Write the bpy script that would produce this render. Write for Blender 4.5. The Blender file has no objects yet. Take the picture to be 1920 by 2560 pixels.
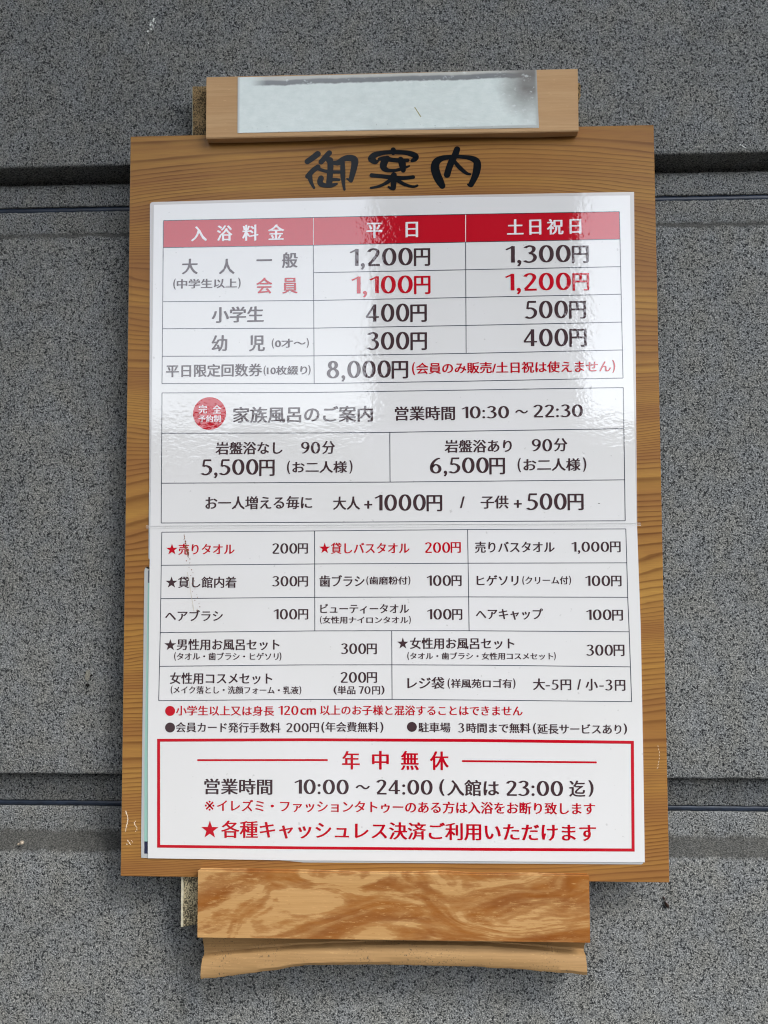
import bpy, bmesh, math, random
from mathutils import Matrix, Vector, noise

# ---------------------------------------------------------------- camera, sky, sun, exposure
random.seed(7)
R = math.radians
scene = bpy.context.scene
COL = scene.collection
Z0 = 1.54                                     # height of the board's centre above the ground

cam_data = bpy.data.cameras.new('camera')
cam_data.sensor_fit = 'VERTICAL'
cam_data.sensor_height = 36.0
cam_data.lens = 1923.0 / 2560.0 * 36.0
cam_data.clip_start = 0.02
cam_data.clip_end = 400
cam = bpy.data.objects.new('camera', cam_data)
COL.objects.link(cam)
cam.matrix_world = (Matrix.Translation((0.01539, -0.57258, Z0 - 0.03996))
                    @ Matrix.Rotation(0.03517, 4, 'Z') @ Matrix.Rotation(0.00302, 4, 'Y')
                    @ Matrix.Rotation(0.04901, 4, 'X') @ Matrix.Rotation(R(90), 4, 'X'))
scene.camera = cam

SUN_EL, SUN_AZ = R(48), R(128)                # azimuth clockwise from +Y: in front of the wall, to the right
world = bpy.data.worlds.new('World')
scene.world = world
world.use_nodes = True
wn, wl = world.node_tree.nodes, world.node_tree.links
wn.clear()
sky = wn.new('ShaderNodeTexSky')
sky.sky_type = 'NISHITA'
sky.sun_disc = False
sky.sun_elevation = SUN_EL
sky.sun_rotation = SUN_AZ
sky.air_density = 1.0
sky.dust_density = 1.0
hs = wn.new('ShaderNodeHueSaturation')
hs.inputs['Saturation'].default_value = 0.3
bg = wn.new('ShaderNodeBackground')
bg.inputs['Strength'].default_value = 0.13
wo = wn.new('ShaderNodeOutputWorld')
wl.new(sky.outputs[0], hs.inputs['Color'])
wl.new(hs.outputs[0], bg.inputs['Color'])
wl.new(bg.outputs[0], wo.inputs['Surface'])

sun_data = bpy.data.lights.new('sun', 'SUN')
sun_data.energy = 1.1
sun_data.angle = R(22)
sun_data.color = (1.0, 0.97, 0.93)
sun = bpy.data.objects.new('sun', sun_data)
COL.objects.link(sun)
sun_dir = Vector((math.sin(SUN_AZ) * math.cos(SUN_EL), math.cos(SUN_AZ) * math.cos(SUN_EL), math.sin(SUN_EL)))
sun.rotation_euler = sun_dir.to_track_quat('Z', 'Y').to_euler()

scene.view_settings.view_transform = 'Standard'
scene.view_settings.look = 'None'
scene.view_settings.exposure = 2.2
scene.view_settings.gamma = 1.0
scene.cycles.max_bounces = 8
scene.cycles.transparent_max_bounces = 12
scene.cycles.use_denoising = True
scene.cycles.filter_width = 1.15

# ---------------------------------------------------------------- measurements, millimetres from the board's centre (x right, z up)
TEXT = [
 (0, '入', -151.6, -139.3, 195.8, 207.4, 'w'),
 (0, '浴', -131.7, -119.6, 195.6, 207.7, 'w'),
 (0, '料', -112.1, -99.7, 195.5, 207.9, 'w'),
 (0, '金', -92.4, -79.9, 195.8, 207.8, 'w'),
 (0, '平', -17.3, -5.2, 195.9, 207.7, 'w'),
 (0, '日', 12.3, 21.8, 196.0, 207.8, 'w'),
 (0, '土', 88.7, 101.1, 196.7, 208.4, 'w'),
 (0, '日', 105.4, 114.4, 196.3, 207.9, 'w'),
 (0, '祝', 118.6, 131.0, 196.2, 208.1, 'w'),
 (0, '日', 135.5, 144.3, 196.4, 207.8, 'w'),
 (0, '大', -158.4, -146.0, 170.3, 182.3, 'k'),
 (0, '人', -129.9, -117.7, 170.0, 181.8, 'k'),
 (0, '(中学生以上)', -164.9, -113.1, 158.6, 167.0, 'k'),
 (0, '一', -101.2, -89.2, 179.6, 180.9, 'k'),
 (0, '般', -81.6, -69.5, 174.0, 186.0, 'k'),
 (0, '会', -101.3, -88.9, 154.4, 166.8, 'r'),
 (0, '員', -81.4, -69.5, 154.2, 166.3, 'r'),
 (0, '1,200', -30.2, 17.7, 171.7, 188.1, 'k'),
 (0, '円', 18.5, 30.9, 173.8, 187.4, 'k'),
 (0, '1,100', -29.0, 17.6, 150.3, 166.8, 'r'),
 (0, '円', 18.5, 31.0, 152.2, 166.2, 'r'),
 (0, '400', -18.0, 14.9, 131.4, 145.3, 'k'),
 (0, '円', 15.6, 28.1, 131.0, 144.4, 'k'),
 (0, '300', -17.4, 14.8, 110.1, 123.8, 'k'),
 (0, '円', 15.6, 28.1, 109.6, 123.1, 'k'),
 (0, '8,000', -47.4, 0.9, 86.3, 102.2, 'k'),
 (0, '円', 1.4, 13.9, 88.2, 101.5, 'k'),
 (0, '1,300', 87.3, 136.1, 172.3, 188.3, 'k'),
 (0, '円', 136.9, 149.5, 174.2, 187.4, 'k'),
 (0, '1,200', 86.7, 135.9, 151.0, 167.1, 'r'),
 (0, '円', 137.0, 149.5, 153.1, 166.5, 'r'),
 (0, '500', 101.0, 133.4, 132.3, 145.9, 'k'),
 (0, '円', 134.2, 146.7, 132.0, 145.3, 'k'),
 (0, '400', 100.0, 133.2, 111.2, 124.7, 'k'),
 (0, '円', 134.1, 146.9, 110.7, 124.2, 'k'),
 (0, '(会員のみ販売/土日祝は使えません)', 16.7, 167.7, 90.8, 100.5, 'r'),
 (0, '小学生', -135.2, -95.3, 132.5, 144.8, 'k'),
 (0, '幼', -135.1, -123.0, 110.6, 122.9, 'k'),
 (0, '児', -106.5, -94.3, 110.3, 122.5, 'k'),
 (0, '(0才〜)', -89.2, -60.9, 112.2, 119.9, 'k'),
 (0, '平日限定回数券', -169.8, -96.3, 91.1, 100.9, 'k'),
 (0, '(10枚綴り)', -95.3, -59.6, 91.5, 99.2, 'k'),
 (0, '完', -144.6, -138.0, 63.2, 69.8, 'w'),
 (0, '全', -133.9, -127.2, 63.1, 69.7, 'w'),
 (0, '予約制', -144.6, -127.6, 56.5, 61.8, 'w'),
 (0, '家族風呂のご案内', -118.4, -12.7, 55.8, 68.0, 'k'),
 (0, '営業時間', 3.7, 48.7, 56.4, 67.1, 'k'),
 (0, '10:30', 53.4, 88.8, 57.5, 66.8, 'k'),
 (0, '〜', 93.3, 102.9, 61.0, 63.8, 'k'),
 (0, '22:30', 106.7, 143.3, 57.9, 67.5, 'k'),
 (0, '岩盤浴なし', -131.3, -80.6, 31.9, 41.5, 'k'),
 (0, '90', -66.7, -52.3, 32.1, 41.1, 'k'),
 (0, '分', -50.9, -41.1, 31.8, 41.6, 'k'),
 (0, '5,500', -142.6, -98.8, 14.1, 28.4, 'k'),
 (0, '円', -98.2, -86.5, 15.5, 27.8, 'k'),
 (0, '(お二人様)', -77.3, -28.0, 16.9, 26.9, 'k'),
 (0, '岩盤浴あり', 40.7, 90.6, 32.0, 41.7, 'k'),
 (0, '90', 105.3, 120.3, 32.5, 41.8, 'k'),
 (0, '分', 121.5, 131.6, 32.4, 42.3, 'k'),
 (0, '6,500', 29.7, 73.4, 14.3, 28.5, 'k'),
 (0, '円', 73.7, 85.4, 15.6, 28.0, 'k'),
 (0, '(お二人様)', 94.6, 145.2, 17.2, 27.8, 'k'),
 (0, 'お一人増える毎に', -138.8, -58.2, -9.4, 0.4, 'k'),
 (0, '大人', -42.7, -22.4, -10.1, -0.2, 'k'),
 (0, '+', -19.4, -13.3, -9.4, -3.4, 'k'),
 (0, '1000', -11.7, 26.5, -11.1, 1.2, 'k'),
 (0, '円', 27.0, 38.7, -11.6, 0.5, 'k'),
 (0, '/', 51.7, 55.4, -9.3, -0.6, 'k'),
 (0, '子供', 67.0, 87.7, -9.8, -0.1, 'k'),
 (0, '+', 91.5, 97.4, -9.3, -3.4, 'k'),
 (0, '500', 100.5, 130.4, -11.0, 1.4, 'k'),
 (0, '円', 131.0, 142.8, -11.3, 0.9, 'k'),
 (1, '★', -168.3, -159.4, -43.0, -34.9, 'r'),
 (1, '売りタオル', -159.0, -116.4, -43.3, -35.0, 'r'),
 (1, '200', -88.3, -69.4, -42.7, -34.9, 'k'),
 (1, '円', -69.0, -61.4, -42.7, -35.0, 'k'),
 (1, '★', -168.4, -159.4, -67.8, -59.5, 'k'),
 (1, '貸し館内着', -159.1, -114.9, -68.0, -59.6, 'k'),
 (1, '300', -88.3, -69.3, -67.0, -59.3, 'k'),
 (1, '円', -68.9, -61.3, -67.2, -59.5, 'k'),
 (1, 'ヘアブラシ', -168.5, -124.9, -92.6, -84.5, 'k'),
 (1, '100', -87.1, -69.3, -91.5, -83.7, 'k'),
 (1, '円', -68.6, -61.1, -91.5, -83.8, 'k'),
 (1, '★', -53.0, -44.8, -42.4, -34.5, 'r'),
 (1, '貸しバスタオル', -44.4, 14.3, -42.9, -34.6, 'r'),
 (1, '200', 25.5, 44.4, -42.4, -34.5, 'r'),
 (1, '円', 44.7, 52.2, -42.4, -34.5, 'r'),
 (1, '歯ブラシ', -52.8, -19.2, -67.4, -58.7, 'k'),
 (1, '(歯磨粉付)', -17.9, 14.8, -66.2, -59.4, 'k'),
 (1, '100', 26.7, 44.8, -66.8, -58.9, 'k'),
 (1, '円', 45.1, 52.6, -66.9, -59.1, 'k'),
 (1, 'ビューティータオル', -52.2, 13.7, -87.1, -80.0, 'k'),
 (1, '(女性用ナイロンタオル)', -52.4, 15.0, -94.9, -88.8, 'k'),
 (1, '100', 26.8, 45.0, -91.5, -83.7, 'k'),
 (1, '円', 45.4, 52.9, -91.7, -83.9, 'k'),
 (1, '売りバスタオル', 62.6, 121.2, -42.5, -34.1, 'k'),
 (1, '1,000', 133.2, 160.9, -43.5, -34.5, 'k'),
 (1, '円', 161.5, 169.3, -42.4, -34.4, 'k'),
 (1, 'ヒゲソリ', 63.6, 94.4, -66.7, -58.9, 'k'),
 (1, '(クリーム付)', 97.1, 132.8, -66.2, -59.5, 'k'),
 (1, '100', 142.9, 161.3, -67.1, -59.3, 'k'),
 (1, '円', 161.9, 169.5, -67.3, -59.5, 'k'),
 (1, 'ヘアキャップ', 62.8, 111.9, -91.7, -83.4, 'k'),
 (1, '100', 143.3, 161.8, -91.9, -84.1, 'k'),
 (1, '円', 162.2, 170.1, -92.3, -84.4, 'k'),
 (1, '★', -168.7, -159.9, -114.2, -106.0, 'k'),
 (1, '男性用お風呂セット', -159.5, -82.4, -114.2, -105.8, 'k'),
 (1, '(タオル・歯ブラシ・ヒゲソリ)', -161.4, -81.0, -122.0, -115.5, 'k'),
 (1, '300', -37.1, -18.1, -116.9, -109.0, 'k'),
 (1, '円', -17.7, -10.2, -117.0, -109.1, 'k'),
 (1, '★', 4.9, 13.1, -112.8, -104.6, 'k'),
 (1, '女性用お風呂セット', 14.2, 90.9, -113.1, -104.7, 'k'),
 (1, '(タオル・歯ブラシ・女性用コスメセット)', 12.2, 120.9, -121.2, -115.2, 'k'),
 (1, '300', 142.9, 162.4, -117.8, -109.7, 'k'),
 (1, '円', 162.8, 170.7, -118.0, -109.7, 'k'),
 (1, '女性用コスメセット', -164.4, -87.7, -139.2, -130.6, 'k'),
 (1, '(メイク落とし・洗顔フォーム・乳液)', -163.7, -66.1, -146.7, -140.3, 'k'),
 (1, '200', -37.2, -18.1, -137.9, -130.0, 'k'),
 (1, '円', -17.7, -10.1, -137.9, -130.1, 'k'),
 (1, '(', -42.3, -39.7, -146.5, -140.0, 'k'),
 (1, '単品', -39.4, -26.0, -146.3, -140.2, 'k'),
 (1, '70', -23.6, -14.9, -146.0, -140.4, 'k'),
 (1, '円', -13.8, -7.9, -146.4, -140.4, 'k'),
 (1, ')', -7.1, -4.6, -146.4, -139.9, 'k'),
 (1, 'レジ袋', 12.1, 39.5, -142.2, -133.5, 'k'),
 (1, '(祥風苑ロゴ有)', 41.7, 91.3, -141.9, -134.4, 'k'),
 (1, '大', 104.0, 112.9, -142.7, -134.3, 'k'),
 (1, '-', 113.2, 116.4, -140.0, -139.2, 'k'),
 (1, '5', 117.2, 122.6, -142.5, -135.2, 'k'),
 (1, '円', 124.0, 131.8, -142.8, -135.0, 'k'),
 (1, '/', 136.0, 138.9, -142.4, -134.8, 'k'),
 (1, '小', 142.0, 151.1, -143.0, -134.4, 'k'),
 (1, '-', 152.0, 155.4, -140.0, -139.3, 'k'),
 (1, '3', 156.2, 161.6, -142.9, -135.0, 'k'),
 (1, '円', 163.3, 170.9, -143.1, -135.2, 'k'),
 (1, '●', -167.7, -160.2, -162.7, -155.3, 'r'),
 (1, '小学生以上又は身長', -159.6, -86.2, -162.3, -155.0, 'r'),
 (1, '120', -83.3, -68.2, -161.6, -154.8, 'r'),
 (1, 'cm', -66.9, -55.1, -161.4, -156.5, 'r'),
 (1, '以上のお子様と混浴することはできません', -52.1, 96.3, -161.5, -154.2, 'r'),
 (1, '●', -167.6, -160.1, -174.8, -167.5, 'k'),
 (1, '会員カード発行手数料', -159.6, -81.4, -174.6, -167.2, 'k'),
 (1, '200', -77.3, -60.6, -174.1, -167.4, 'k'),
 (1, '円', -59.8, -53.0, -174.0, -167.3, 'k'),
 (1, '(', -51.3, -48.9, -174.4, -166.5, 'k'),
 (1, '年会費無料', -48.3, -9.1, -173.7, -166.4, 'k'),
 (1, ')', -8.0, -5.5, -174.2, -166.3, 'k'),
 (1, '●', 11.7, 19.0, -173.4, -166.2, 'k'),
 (1, '駐車場', 20.1, 43.6, -173.7, -166.5, 'k'),
 (1, '3', 49.0, 53.7, -173.7, -166.9, 'k'),
 (1, '時間まで無料', 55.2, 101.9, -173.9, -166.7, 'k'),
 (1, '(', 103.6, 105.9, -174.6, -166.5, 'k'),
 (1, '延長サービスあり', 106.7, 167.5, -174.4, -167.1, 'k'),
 (1, ')', 169.0, 171.6, -174.5, -166.6, 'k'),
 (1, '年', -36.0, -22.9, -200.9, -187.5, 'r'),
 (1, '中', -14.0, -1.6, -200.8, -187.2, 'r'),
 (1, '無', 7.1, 20.4, -201.0, -187.1, 'r'),
 (1, '休', 28.4, 42.2, -200.9, -187.3, 'r'),
 (1, '営業時間', -137.9, -87.3, -219.6, -208.1, 'k'),
 (1, '10:00', -71.2, -31.1, -219.0, -208.2, 'k'),
 (1, '〜', -26.1, -15.5, -215.1, -211.9, 'k'),
 (1, '24:00', -11.0, 30.3, -218.8, -208.0, 'k'),
 (1, '(', 35.1, 39.0, -219.3, -207.4, 'k'),
 (1, '入館は', 40.7, 78.7, -219.3, -207.7, 'k'),
 (1, '23:00', 83.5, 124.8, -219.0, -208.0, 'k'),
 (1, '迄', 129.2, 140.8, -219.2, -207.6, 'k'),
 (1, ')', 143.0, 146.8, -219.1, -207.3, 'k'),
 (1, '※', -137.4, -130.2, -231.5, -224.2, 'r'),
 (1, 'イレズミ・ファッションタトゥーのある方は入浴をお断り致します', -128.4, 147.7, -232.0, -223.3, 'r'),
 (1, '★', -139.9, -127.1, -250.9, -238.6, 'r'),
 (1, '各種キャッシュレス決済ご利用いただけます', -125.1, 148.1, -251.1, -238.4, 'r'),
]
LINES0 = [[(-173.0, 212.4), (-57.7, 212.7), (57.8, 213.0), (172.8, 212.9)], [(-172.8, 191.3), (-57.7, 191.2), (57.7, 191.6), (172.6, 191.9)], [(-57.6, 170.0), (57.5, 170.4), (173.1, 170.9)], [(-172.9, 149.3), (-57.6, 148.6), (57.3, 149.2), (173.0, 150.0)], [(-173.0, 128.5), (-57.6, 127.4), (57.1, 127.9), (173.3, 128.9)], [(-172.7, 107.3), (-57.2, 106.2), (57.3, 106.7), (173.2, 107.9)], [(-172.7, 86.3), (-56.9, 85.1), (57.1, 85.7), (173.2, 86.8)], [(-173.0, 212.4), (-172.7, 86.3)], [(-57.7, 191.2), (-56.9, 85.1)], [(57.6, 191.6), (57.3, 106.7)], [(172.8, 212.9), (173.2, 86.8)], [(-172.6, 79.2), (-57.5, 78.4), (57.0, 79.0), (173.3, 79.7)], [(-172.4, 48.5), (-57.5, 47.7), (0.0, 47.7), (173.0, 49.0)], [(-172.0, 10.6), (-0.1, 10.4), (172.8, 11.0)], [(-172.1, -19.4), (-0.2, -19.3), (172.9, -19.2)], [(-172.6, 79.2), (-172.1, -19.4)], [(173.3, 79.7), (172.9, -19.2)], [(-0.1, 47.7), (-0.0, 10.4)]]
LINES1 = [[(-171.7, -26.3), (-56.5, -25.8), (57.3, -25.2), (173.3, -25.2)], [(-171.9, -51.1), (-56.4, -50.4), (57.5, -50.1), (173.4, -50.1)], [(-171.9, -76.0), (-56.4, -75.1), (57.8, -74.9), (173.8, -75.3)], [(-172.0, -101.2), (-56.3, -99.9), (0.7, -99.7), (57.6, -99.7), (174.4, -100.4)], [(-172.4, -126.2), (-64.3, -124.9), (0.6, -124.7), (65.6, -124.8), (174.8, -125.8)], [(-172.6, -151.5), (-64.3, -150.2), (0.8, -149.9), (65.4, -150.2), (175.2, -150.9)], [(-171.7, -26.3), (-171.9, -76.0), (-172.0, -101.2), (-172.6, -151.5)], [(-56.5, -25.8), (-56.2, -99.9)], [(57.3, -25.2), (57.8, -99.7)], [(173.3, -25.2), (173.8, -75.3), (174.4, -100.4), (175.2, -150.9)], [(0.8, -99.7), (0.9, -149.9)]]
BAND = [[(-173.0, 212.4), (-57.9, 212.7), (-57.9, 191.2), (-172.8, 191.3)], [(-57.5, 212.7), (57.5, 213.0), (57.4, 191.6), (-57.4, 191.2)], [(58.1, 213.0), (172.8, 212.9), (172.6, 191.9), (57.9, 191.6)]]
BADGE = ((-136.2, 63.2), 12.45)
FRAME_O = [(-173.5, -179.5), (-64.2, -178.5), (65.1, -178.3), (176.3, -179.0), (175.4, -257.8), (64.4, -258.4), (-64.1, -258.7), (-172.6, -258.6)]
FRAME_I = [(-171.2, -181.6), (-64.2, -180.6), (65.1, -180.5), (174.0, -181.2), (173.2, -255.6), (64.4, -256.3), (-64.1, -256.6), (-170.3, -256.5)]
BARS = [[(-142.7, -194.9), (-47.1, -194.2)], [(52.3, -194.3), (148.7, -194.6)]]
SHEET0 = [(-183.7, 227.1), (-65.1, 228.1), (-14.6, 228.2), (184.0, 227.9), (182.8, 100.5), (181.6, -21.3), (7.2, -21.5), (-181.3, -21.9)]
PAPER0 = [(-180.6, 224.8), (-65.1, 225.7), (56.7, 226.3), (180.9, 225.2), (180.7, 100.6), (181.1, -21.3), (7.2, -21.3), (-180.4, -21.6)]
SHEET1 = [(-180.7, -21.4), (7.2, -21.5), (181.5, -21.0), (182.8, -97.7), (182.8, -187.2), (182.5, -265.3), (64.3, -265.9), (-64.1, -266.7), (-179.4, -266.3), (-180.4, -189.4), (-180.7, -95.0)]
OLD_A = [(-184.8, -53.1), (-184.0, -52.7), (177.5, -53.3), (174.7, -249.9), (181.1, -261.2), (181.4, -266.3), (180.1, -267.0), (-64.1, -268.3), (-81.7, -266.9), (-184.5, -266.3), (-184.8, -253.5)]
OLD_A_MINT = [(-182.0, -64.2), (-179.0, -64.2), (-176.8, -254.3), (-182.3, -254.4), (-182.9, -195.3)]
OLD_A_DARK1 = [(-182.0, -54.9), (-179.1, -54.9), (-179.0, -64.2), (-182.0, -64.2)]
OLD_A_DARK2 = [(-182.3, -254.4), (-176.8, -254.3), (-176.6, -263.3), (-182.2, -263.2)]
OLD_B = [(-182.0, 4.1), (-176.8, 4.1), (-176.2, -46.9), (-181.7, -46.8)]
TAPE = [(-183.5, -21.4), (184.0, -20.9), (184.2, -22.8), (-183.2, -23.2)]
RUST = [(-154.8, -28.6), (-154.2, -32.8), (-152.9, -38.2), (-151.3, -42.7), (-150.4, -47.2), (-148.8, -53.2), (-147.2, -60.7), (-146.0, -68.1), (-144.1, -75.6), (-141.6, -84.5)]
TRICKLE = [(-152.1, -56.2), (-150.5, -63.7), (-149.3, -71.1), (-146.7, -85.4)]
BOARD = [(-200.0, 279.8), (200.0, 279.9), (200.0, -279.8), (-200.0, -279.9)]
BLOCKF = [(-138.8, 320.7), (141.9, 320.0), (141.7, 272.1), (-138.2, 272.7)]
BLOCKB = [(-140.0, 272.5), (-108.3, 272.1), (-65.1, 272.4), (-22.1, 273.6), (-3.8, 274.2), (38.9, 273.1), (111.4, 271.3), (143.3, 271.8)]
LABEL = [(-114.8, 319.5), (-21.6, 319.4), (111.2, 319.7), (111.8, 296.4), (112.5, 274.9), (-21.6, 275.9), (-114.7, 276.0)]
LOWF = [(-140.1, -272.0), (-62.9, -272.1), (-22.5, -272.1), (141.0, -272.1), (140.6, -319.1), (6.1, -319.2), (-139.4, -319.5)]
LOWB = [(-139.2, -272.9), (-81.6, -272.7), (-23.0, -273.7), (17.8, -273.5), (36.7, -272.3), (58.4, -273.7), (93.1, -273.5), (141.9, -273.5)]
MTOP = [(-138.9, -322.7), (139.9, -322.0)]
MCREASE = [(-138.8, -338.3), (-122.4, -335.5), (-98.9, -333.2), (-66.7, -330.1), (-37.5, -328.3), (6.0, -326.2), (63.7, -326.2), (92.4, -327.8), (115.2, -329.7), (139.7, -331.8)]
MBOT = [(-138.7, -351.6), (-122.3, -349.7), (-98.8, -346.5), (-81.3, -343.7), (-62.3, -340.5), (-37.5, -339.9), (6.0, -339.3), (34.8, -339.6), (63.6, -340.0), (92.2, -341.2), (115.1, -342.7), (139.5, -344.4)]
PADU = [(-153.6, 321.6), (146.3, 317.3), (146.9, 315.1), (146.8, 306.2), (145.2, 302.5), (142.4, 256.2), (-153.0, 262.5)]
PADL = [(-156.5, -254.9), (64.9, -252.7), (64.3, -318.5), (-141.7, -315.6), (-156.0, -318.4)]
TITLE = [[[(-54.6, 262.7, 2.4), (-58.8, 259.5, 2.31), (-62.5, 257.0, 2.21)], [(-45.7, 263.3, 2.12), (-48.6, 260.2, 2.12), (-52.0, 256.4, 2.03)], [(-54.4, 252.5, 2.03), (-58.3, 249.7, 2.03), (-62.2, 245.4, 2.03)], [(-60.9, 246.3, 2.21), (-60.0, 242.0, 1.66), (-58.7, 238.7, 1.2), (-57.4, 236.3, 1.01)], [(-47.0, 259.2, 1.84), (-45.8, 256.6, 1.84), (-42.6, 255.6, 1.66), (-38.7, 255.6, 2.21), (-35.7, 257.9, 2.03), (-32.0, 259.0, 2.4), (-28.0, 258.7, 2.58), (-26.2, 256.8, 2.77), (-26.5, 252.7, 2.49), (-27.8, 247.0, 2.21), (-29.1, 241.8, 1.84)], [(-29.1, 241.2, 1.48), (-30.6, 242.0, 1.01), (-32.1, 242.8, 0.74)], [(-45.0, 257.8, 2.21), (-44.8, 252.1, 2.31), (-45.2, 246.4, 2.31), (-45.7, 240.1, 2.4)], [(-55.1, 251.6, 1.29), (-51.4, 250.0, 1.29), (-46.3, 248.7, 1.29), (-37.0, 248.2, 1.29)], [(-35.7, 257.6, 1.66), (-35.3, 250.0, 1.94), (-35.2, 244.4, 1.84), (-34.7, 238.7, 1.29), (-34.1, 234.4, 0.92)], [(-44.4, 242.5, 1.38), (-40.7, 242.4, 1.2), (-38.3, 242.2, 1.11)], [(-52.0, 243.6, 2.21), (-52.8, 240.9, 2.21), (-51.6, 238.9, 2.03), (-48.1, 237.8, 1.66), (-43.5, 237.9, 1.57), (-40.0, 239.0, 0.92)]], [[(3.2, 264.7, 2.03), (3.2, 262.4, 1.84)], [(-12.1, 257.1, 2.21), (-13.8, 258.0, 2.49), (-11.2, 260.8, 2.4), (-5.7, 262.4, 1.84), (2.6, 262.9, 1.75), (11.8, 262.4, 1.84), (17.3, 261.1, 2.21), (20.5, 259.2, 2.21), (19.6, 257.1, 2.03), (17.5, 255.9, 1.29)], [(-12.1, 256.6, 2.58), (-10.1, 255.5, 1.84), (-8.3, 256.4, 0.92)], [(-7.5, 257.7, 1.29), (-2.9, 258.0, 2.03), (2.6, 256.8, 1.75), (9.0, 256.2, 1.84), (14.3, 256.3, 1.38)], [(-1.5, 258.0, 2.4), (-3.9, 254.5, 2.77), (-4.1, 251.1, 2.58), (-1.1, 248.8, 1.66), (4.4, 248.6, 1.29), (9.9, 249.8, 1.29), (15.4, 251.8, 0.74)], [(8.8, 257.0, 2.21), (10.1, 253.3, 2.77), (10.8, 248.7, 1.94)], [(-13.3, 245.2, 1.66), (-4.8, 244.1, 1.57), (4.4, 242.8, 1.84), (11.7, 242.5, 1.48), (18.3, 243.1, 1.48)], [(3.6, 244.9, 2.31), (3.4, 239.8, 2.31), (3.2, 235.1, 2.03)], [(3.2, 234.4, 1.48), (1.2, 234.8, 1.11), (-0.4, 235.8, 0.83)], [(1.6, 241.5, 1.57), (-2.5, 238.8, 1.38), (-7.6, 236.5, 1.11), (-13.8, 235.3, 0.92)], [(6.4, 240.9, 1.57), (10.3, 238.3, 1.38), (14.9, 236.4, 1.11), (19.0, 235.7, 1.01), (21.4, 236.4, 0.92)]], [[(51.2, 258.3, 1.66), (45.7, 258.1, 1.84), (40.2, 257.3, 2.21), (36.1, 254.6, 2.95), (34.9, 250.2, 3.32), (36.1, 244.8, 3.32), (38.3, 239.9, 3.14), (40.4, 235.9, 2.4)], [(50.3, 258.6, 1.66), (56.7, 258.0, 1.57), (62.1, 257.0, 2.03), (66.1, 254.8, 2.58), (67.0, 251.2, 2.95), (66.0, 245.1, 2.77), (64.2, 240.5, 2.4), (62.1, 236.4, 2.12)], [(62.1, 235.8, 1.48), (60.9, 235.8, 1.11), (59.8, 236.6, 0.74)], [(51.8, 264.0, 2.4), (50.1, 259.5, 2.49), (47.5, 254.4, 2.58), (45.5, 249.3, 2.49), (44.1, 244.4, 2.49)], [(50.1, 254.3, 1.38), (53.0, 250.5, 1.66), (56.6, 247.0, 1.48), (59.3, 245.0, 1.2), (61.7, 244.4, 0.83)]]]

# ---------------------------------------------------------------- helpers
def W(x, z, y=0.0):                           # millimetres on the board's plane -> world metres
    return Vector((x / 1000.0, y, Z0 + z / 1000.0))

def tag(o, label=None, cat=None, group=None, kind=None):
    if label: o['label'] = label
    if cat: o['category'] = cat
    if group: o['group'] = group
    if kind: o['kind'] = kind
    return o

def empty(name, loc, label=None, cat=None, group=None):
    o = bpy.data.objects.new(name, None)
    o.empty_display_size = 0.02
    o.location = loc
    COL.objects.link(o)
    return tag(o, label, cat, group)

def mesh_obj(name, verts, faces, mats, parent=None, fmat=None, smooth=False, flat=None):
    """verts in world metres; the object's origin is put at its parent's, or at the first thing's base."""
    me = bpy.data.meshes.new(name)
    off = Vector(parent_world(parent)) if parent else Vector((0, 0, 0))
    me.from_pydata([tuple(Vector(v) - off) for v in verts], [], faces)
    for m in (mats if isinstance(mats, (list, tuple)) else [mats]):
        me.materials.append(m)
    if fmat:
        for p, i in zip(me.polygons, fmat): p.material_index = i
    if flat is None:
        flat = all(abs(v[1] - verts[0][1]) < 0.0006 for v in verts)
    if smooth:
        for p in me.polygons: p.use_smooth = True
    if flat:                                   # print and film: every face looks out from the wall
        me.update()
        for p in me.polygons:
            if p.normal.y > 0: p.flip()
    me.update()
    o = bpy.data.objects.new(name, me)
    COL.objects.link(o)
    if parent: o.parent = parent
    return o

def parent_world(p):
    v = Vector((0, 0, 0))
    while p is not None:
        v = v + Vector(p.location)
        p = p.parent
    return v

def fix_normals(o):
    bm = bmesh.new(); bm.from_mesh(o.data)
    bmesh.ops.recalc_face_normals(bm, faces=bm.faces[:])
    bm.to_mesh(o.data); bm.free()

def bevel(o, w, seg=2):
    m = o.modifiers.new('bevel', 'BEVEL'); m.width = w; m.segments = seg; m.limit_method = 'ANGLE'
    m.angle_limit = R(40)
    return o

def slab(name, poly, yf, th, mat, parent, side=None):
    """a flat piece: outline poly in board millimetres, front face at y = yf, thickness th behind it."""
    n = len(poly)
    v = [W(x, z, yf) for x, z in poly] + [W(x, z, yf + th) for x, z in poly]
    f = [list(range(n)), list(range(2 * n - 1, n - 1, -1))] + [[i, i + n, (i + 1) % n + n, (i + 1) % n] for i in range(n)]
    fm = [0, 0] + [1 if side else 0] * n
    o = mesh_obj(name, v, f, [mat, side] if side else mat, parent, fm)
    fix_normals(o)
    return o


def box(name, x0, x1, y0, y1, z0, z1, mat, parent=None, bev=0):
    v = [(x, y, z) for x in (x0, x1) for y in (y0, y1) for z in (z0, z1)]
    f = [(0, 1, 3, 2), (4, 6, 7, 5), (0, 4, 5, 1), (2, 3, 7, 6), (0, 2, 6, 4), (1, 5, 7, 3)]
    o = mesh_obj(name, v, f, mat, parent); fix_normals(o)
    if bev: bevel(o, bev)
    return o

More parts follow.
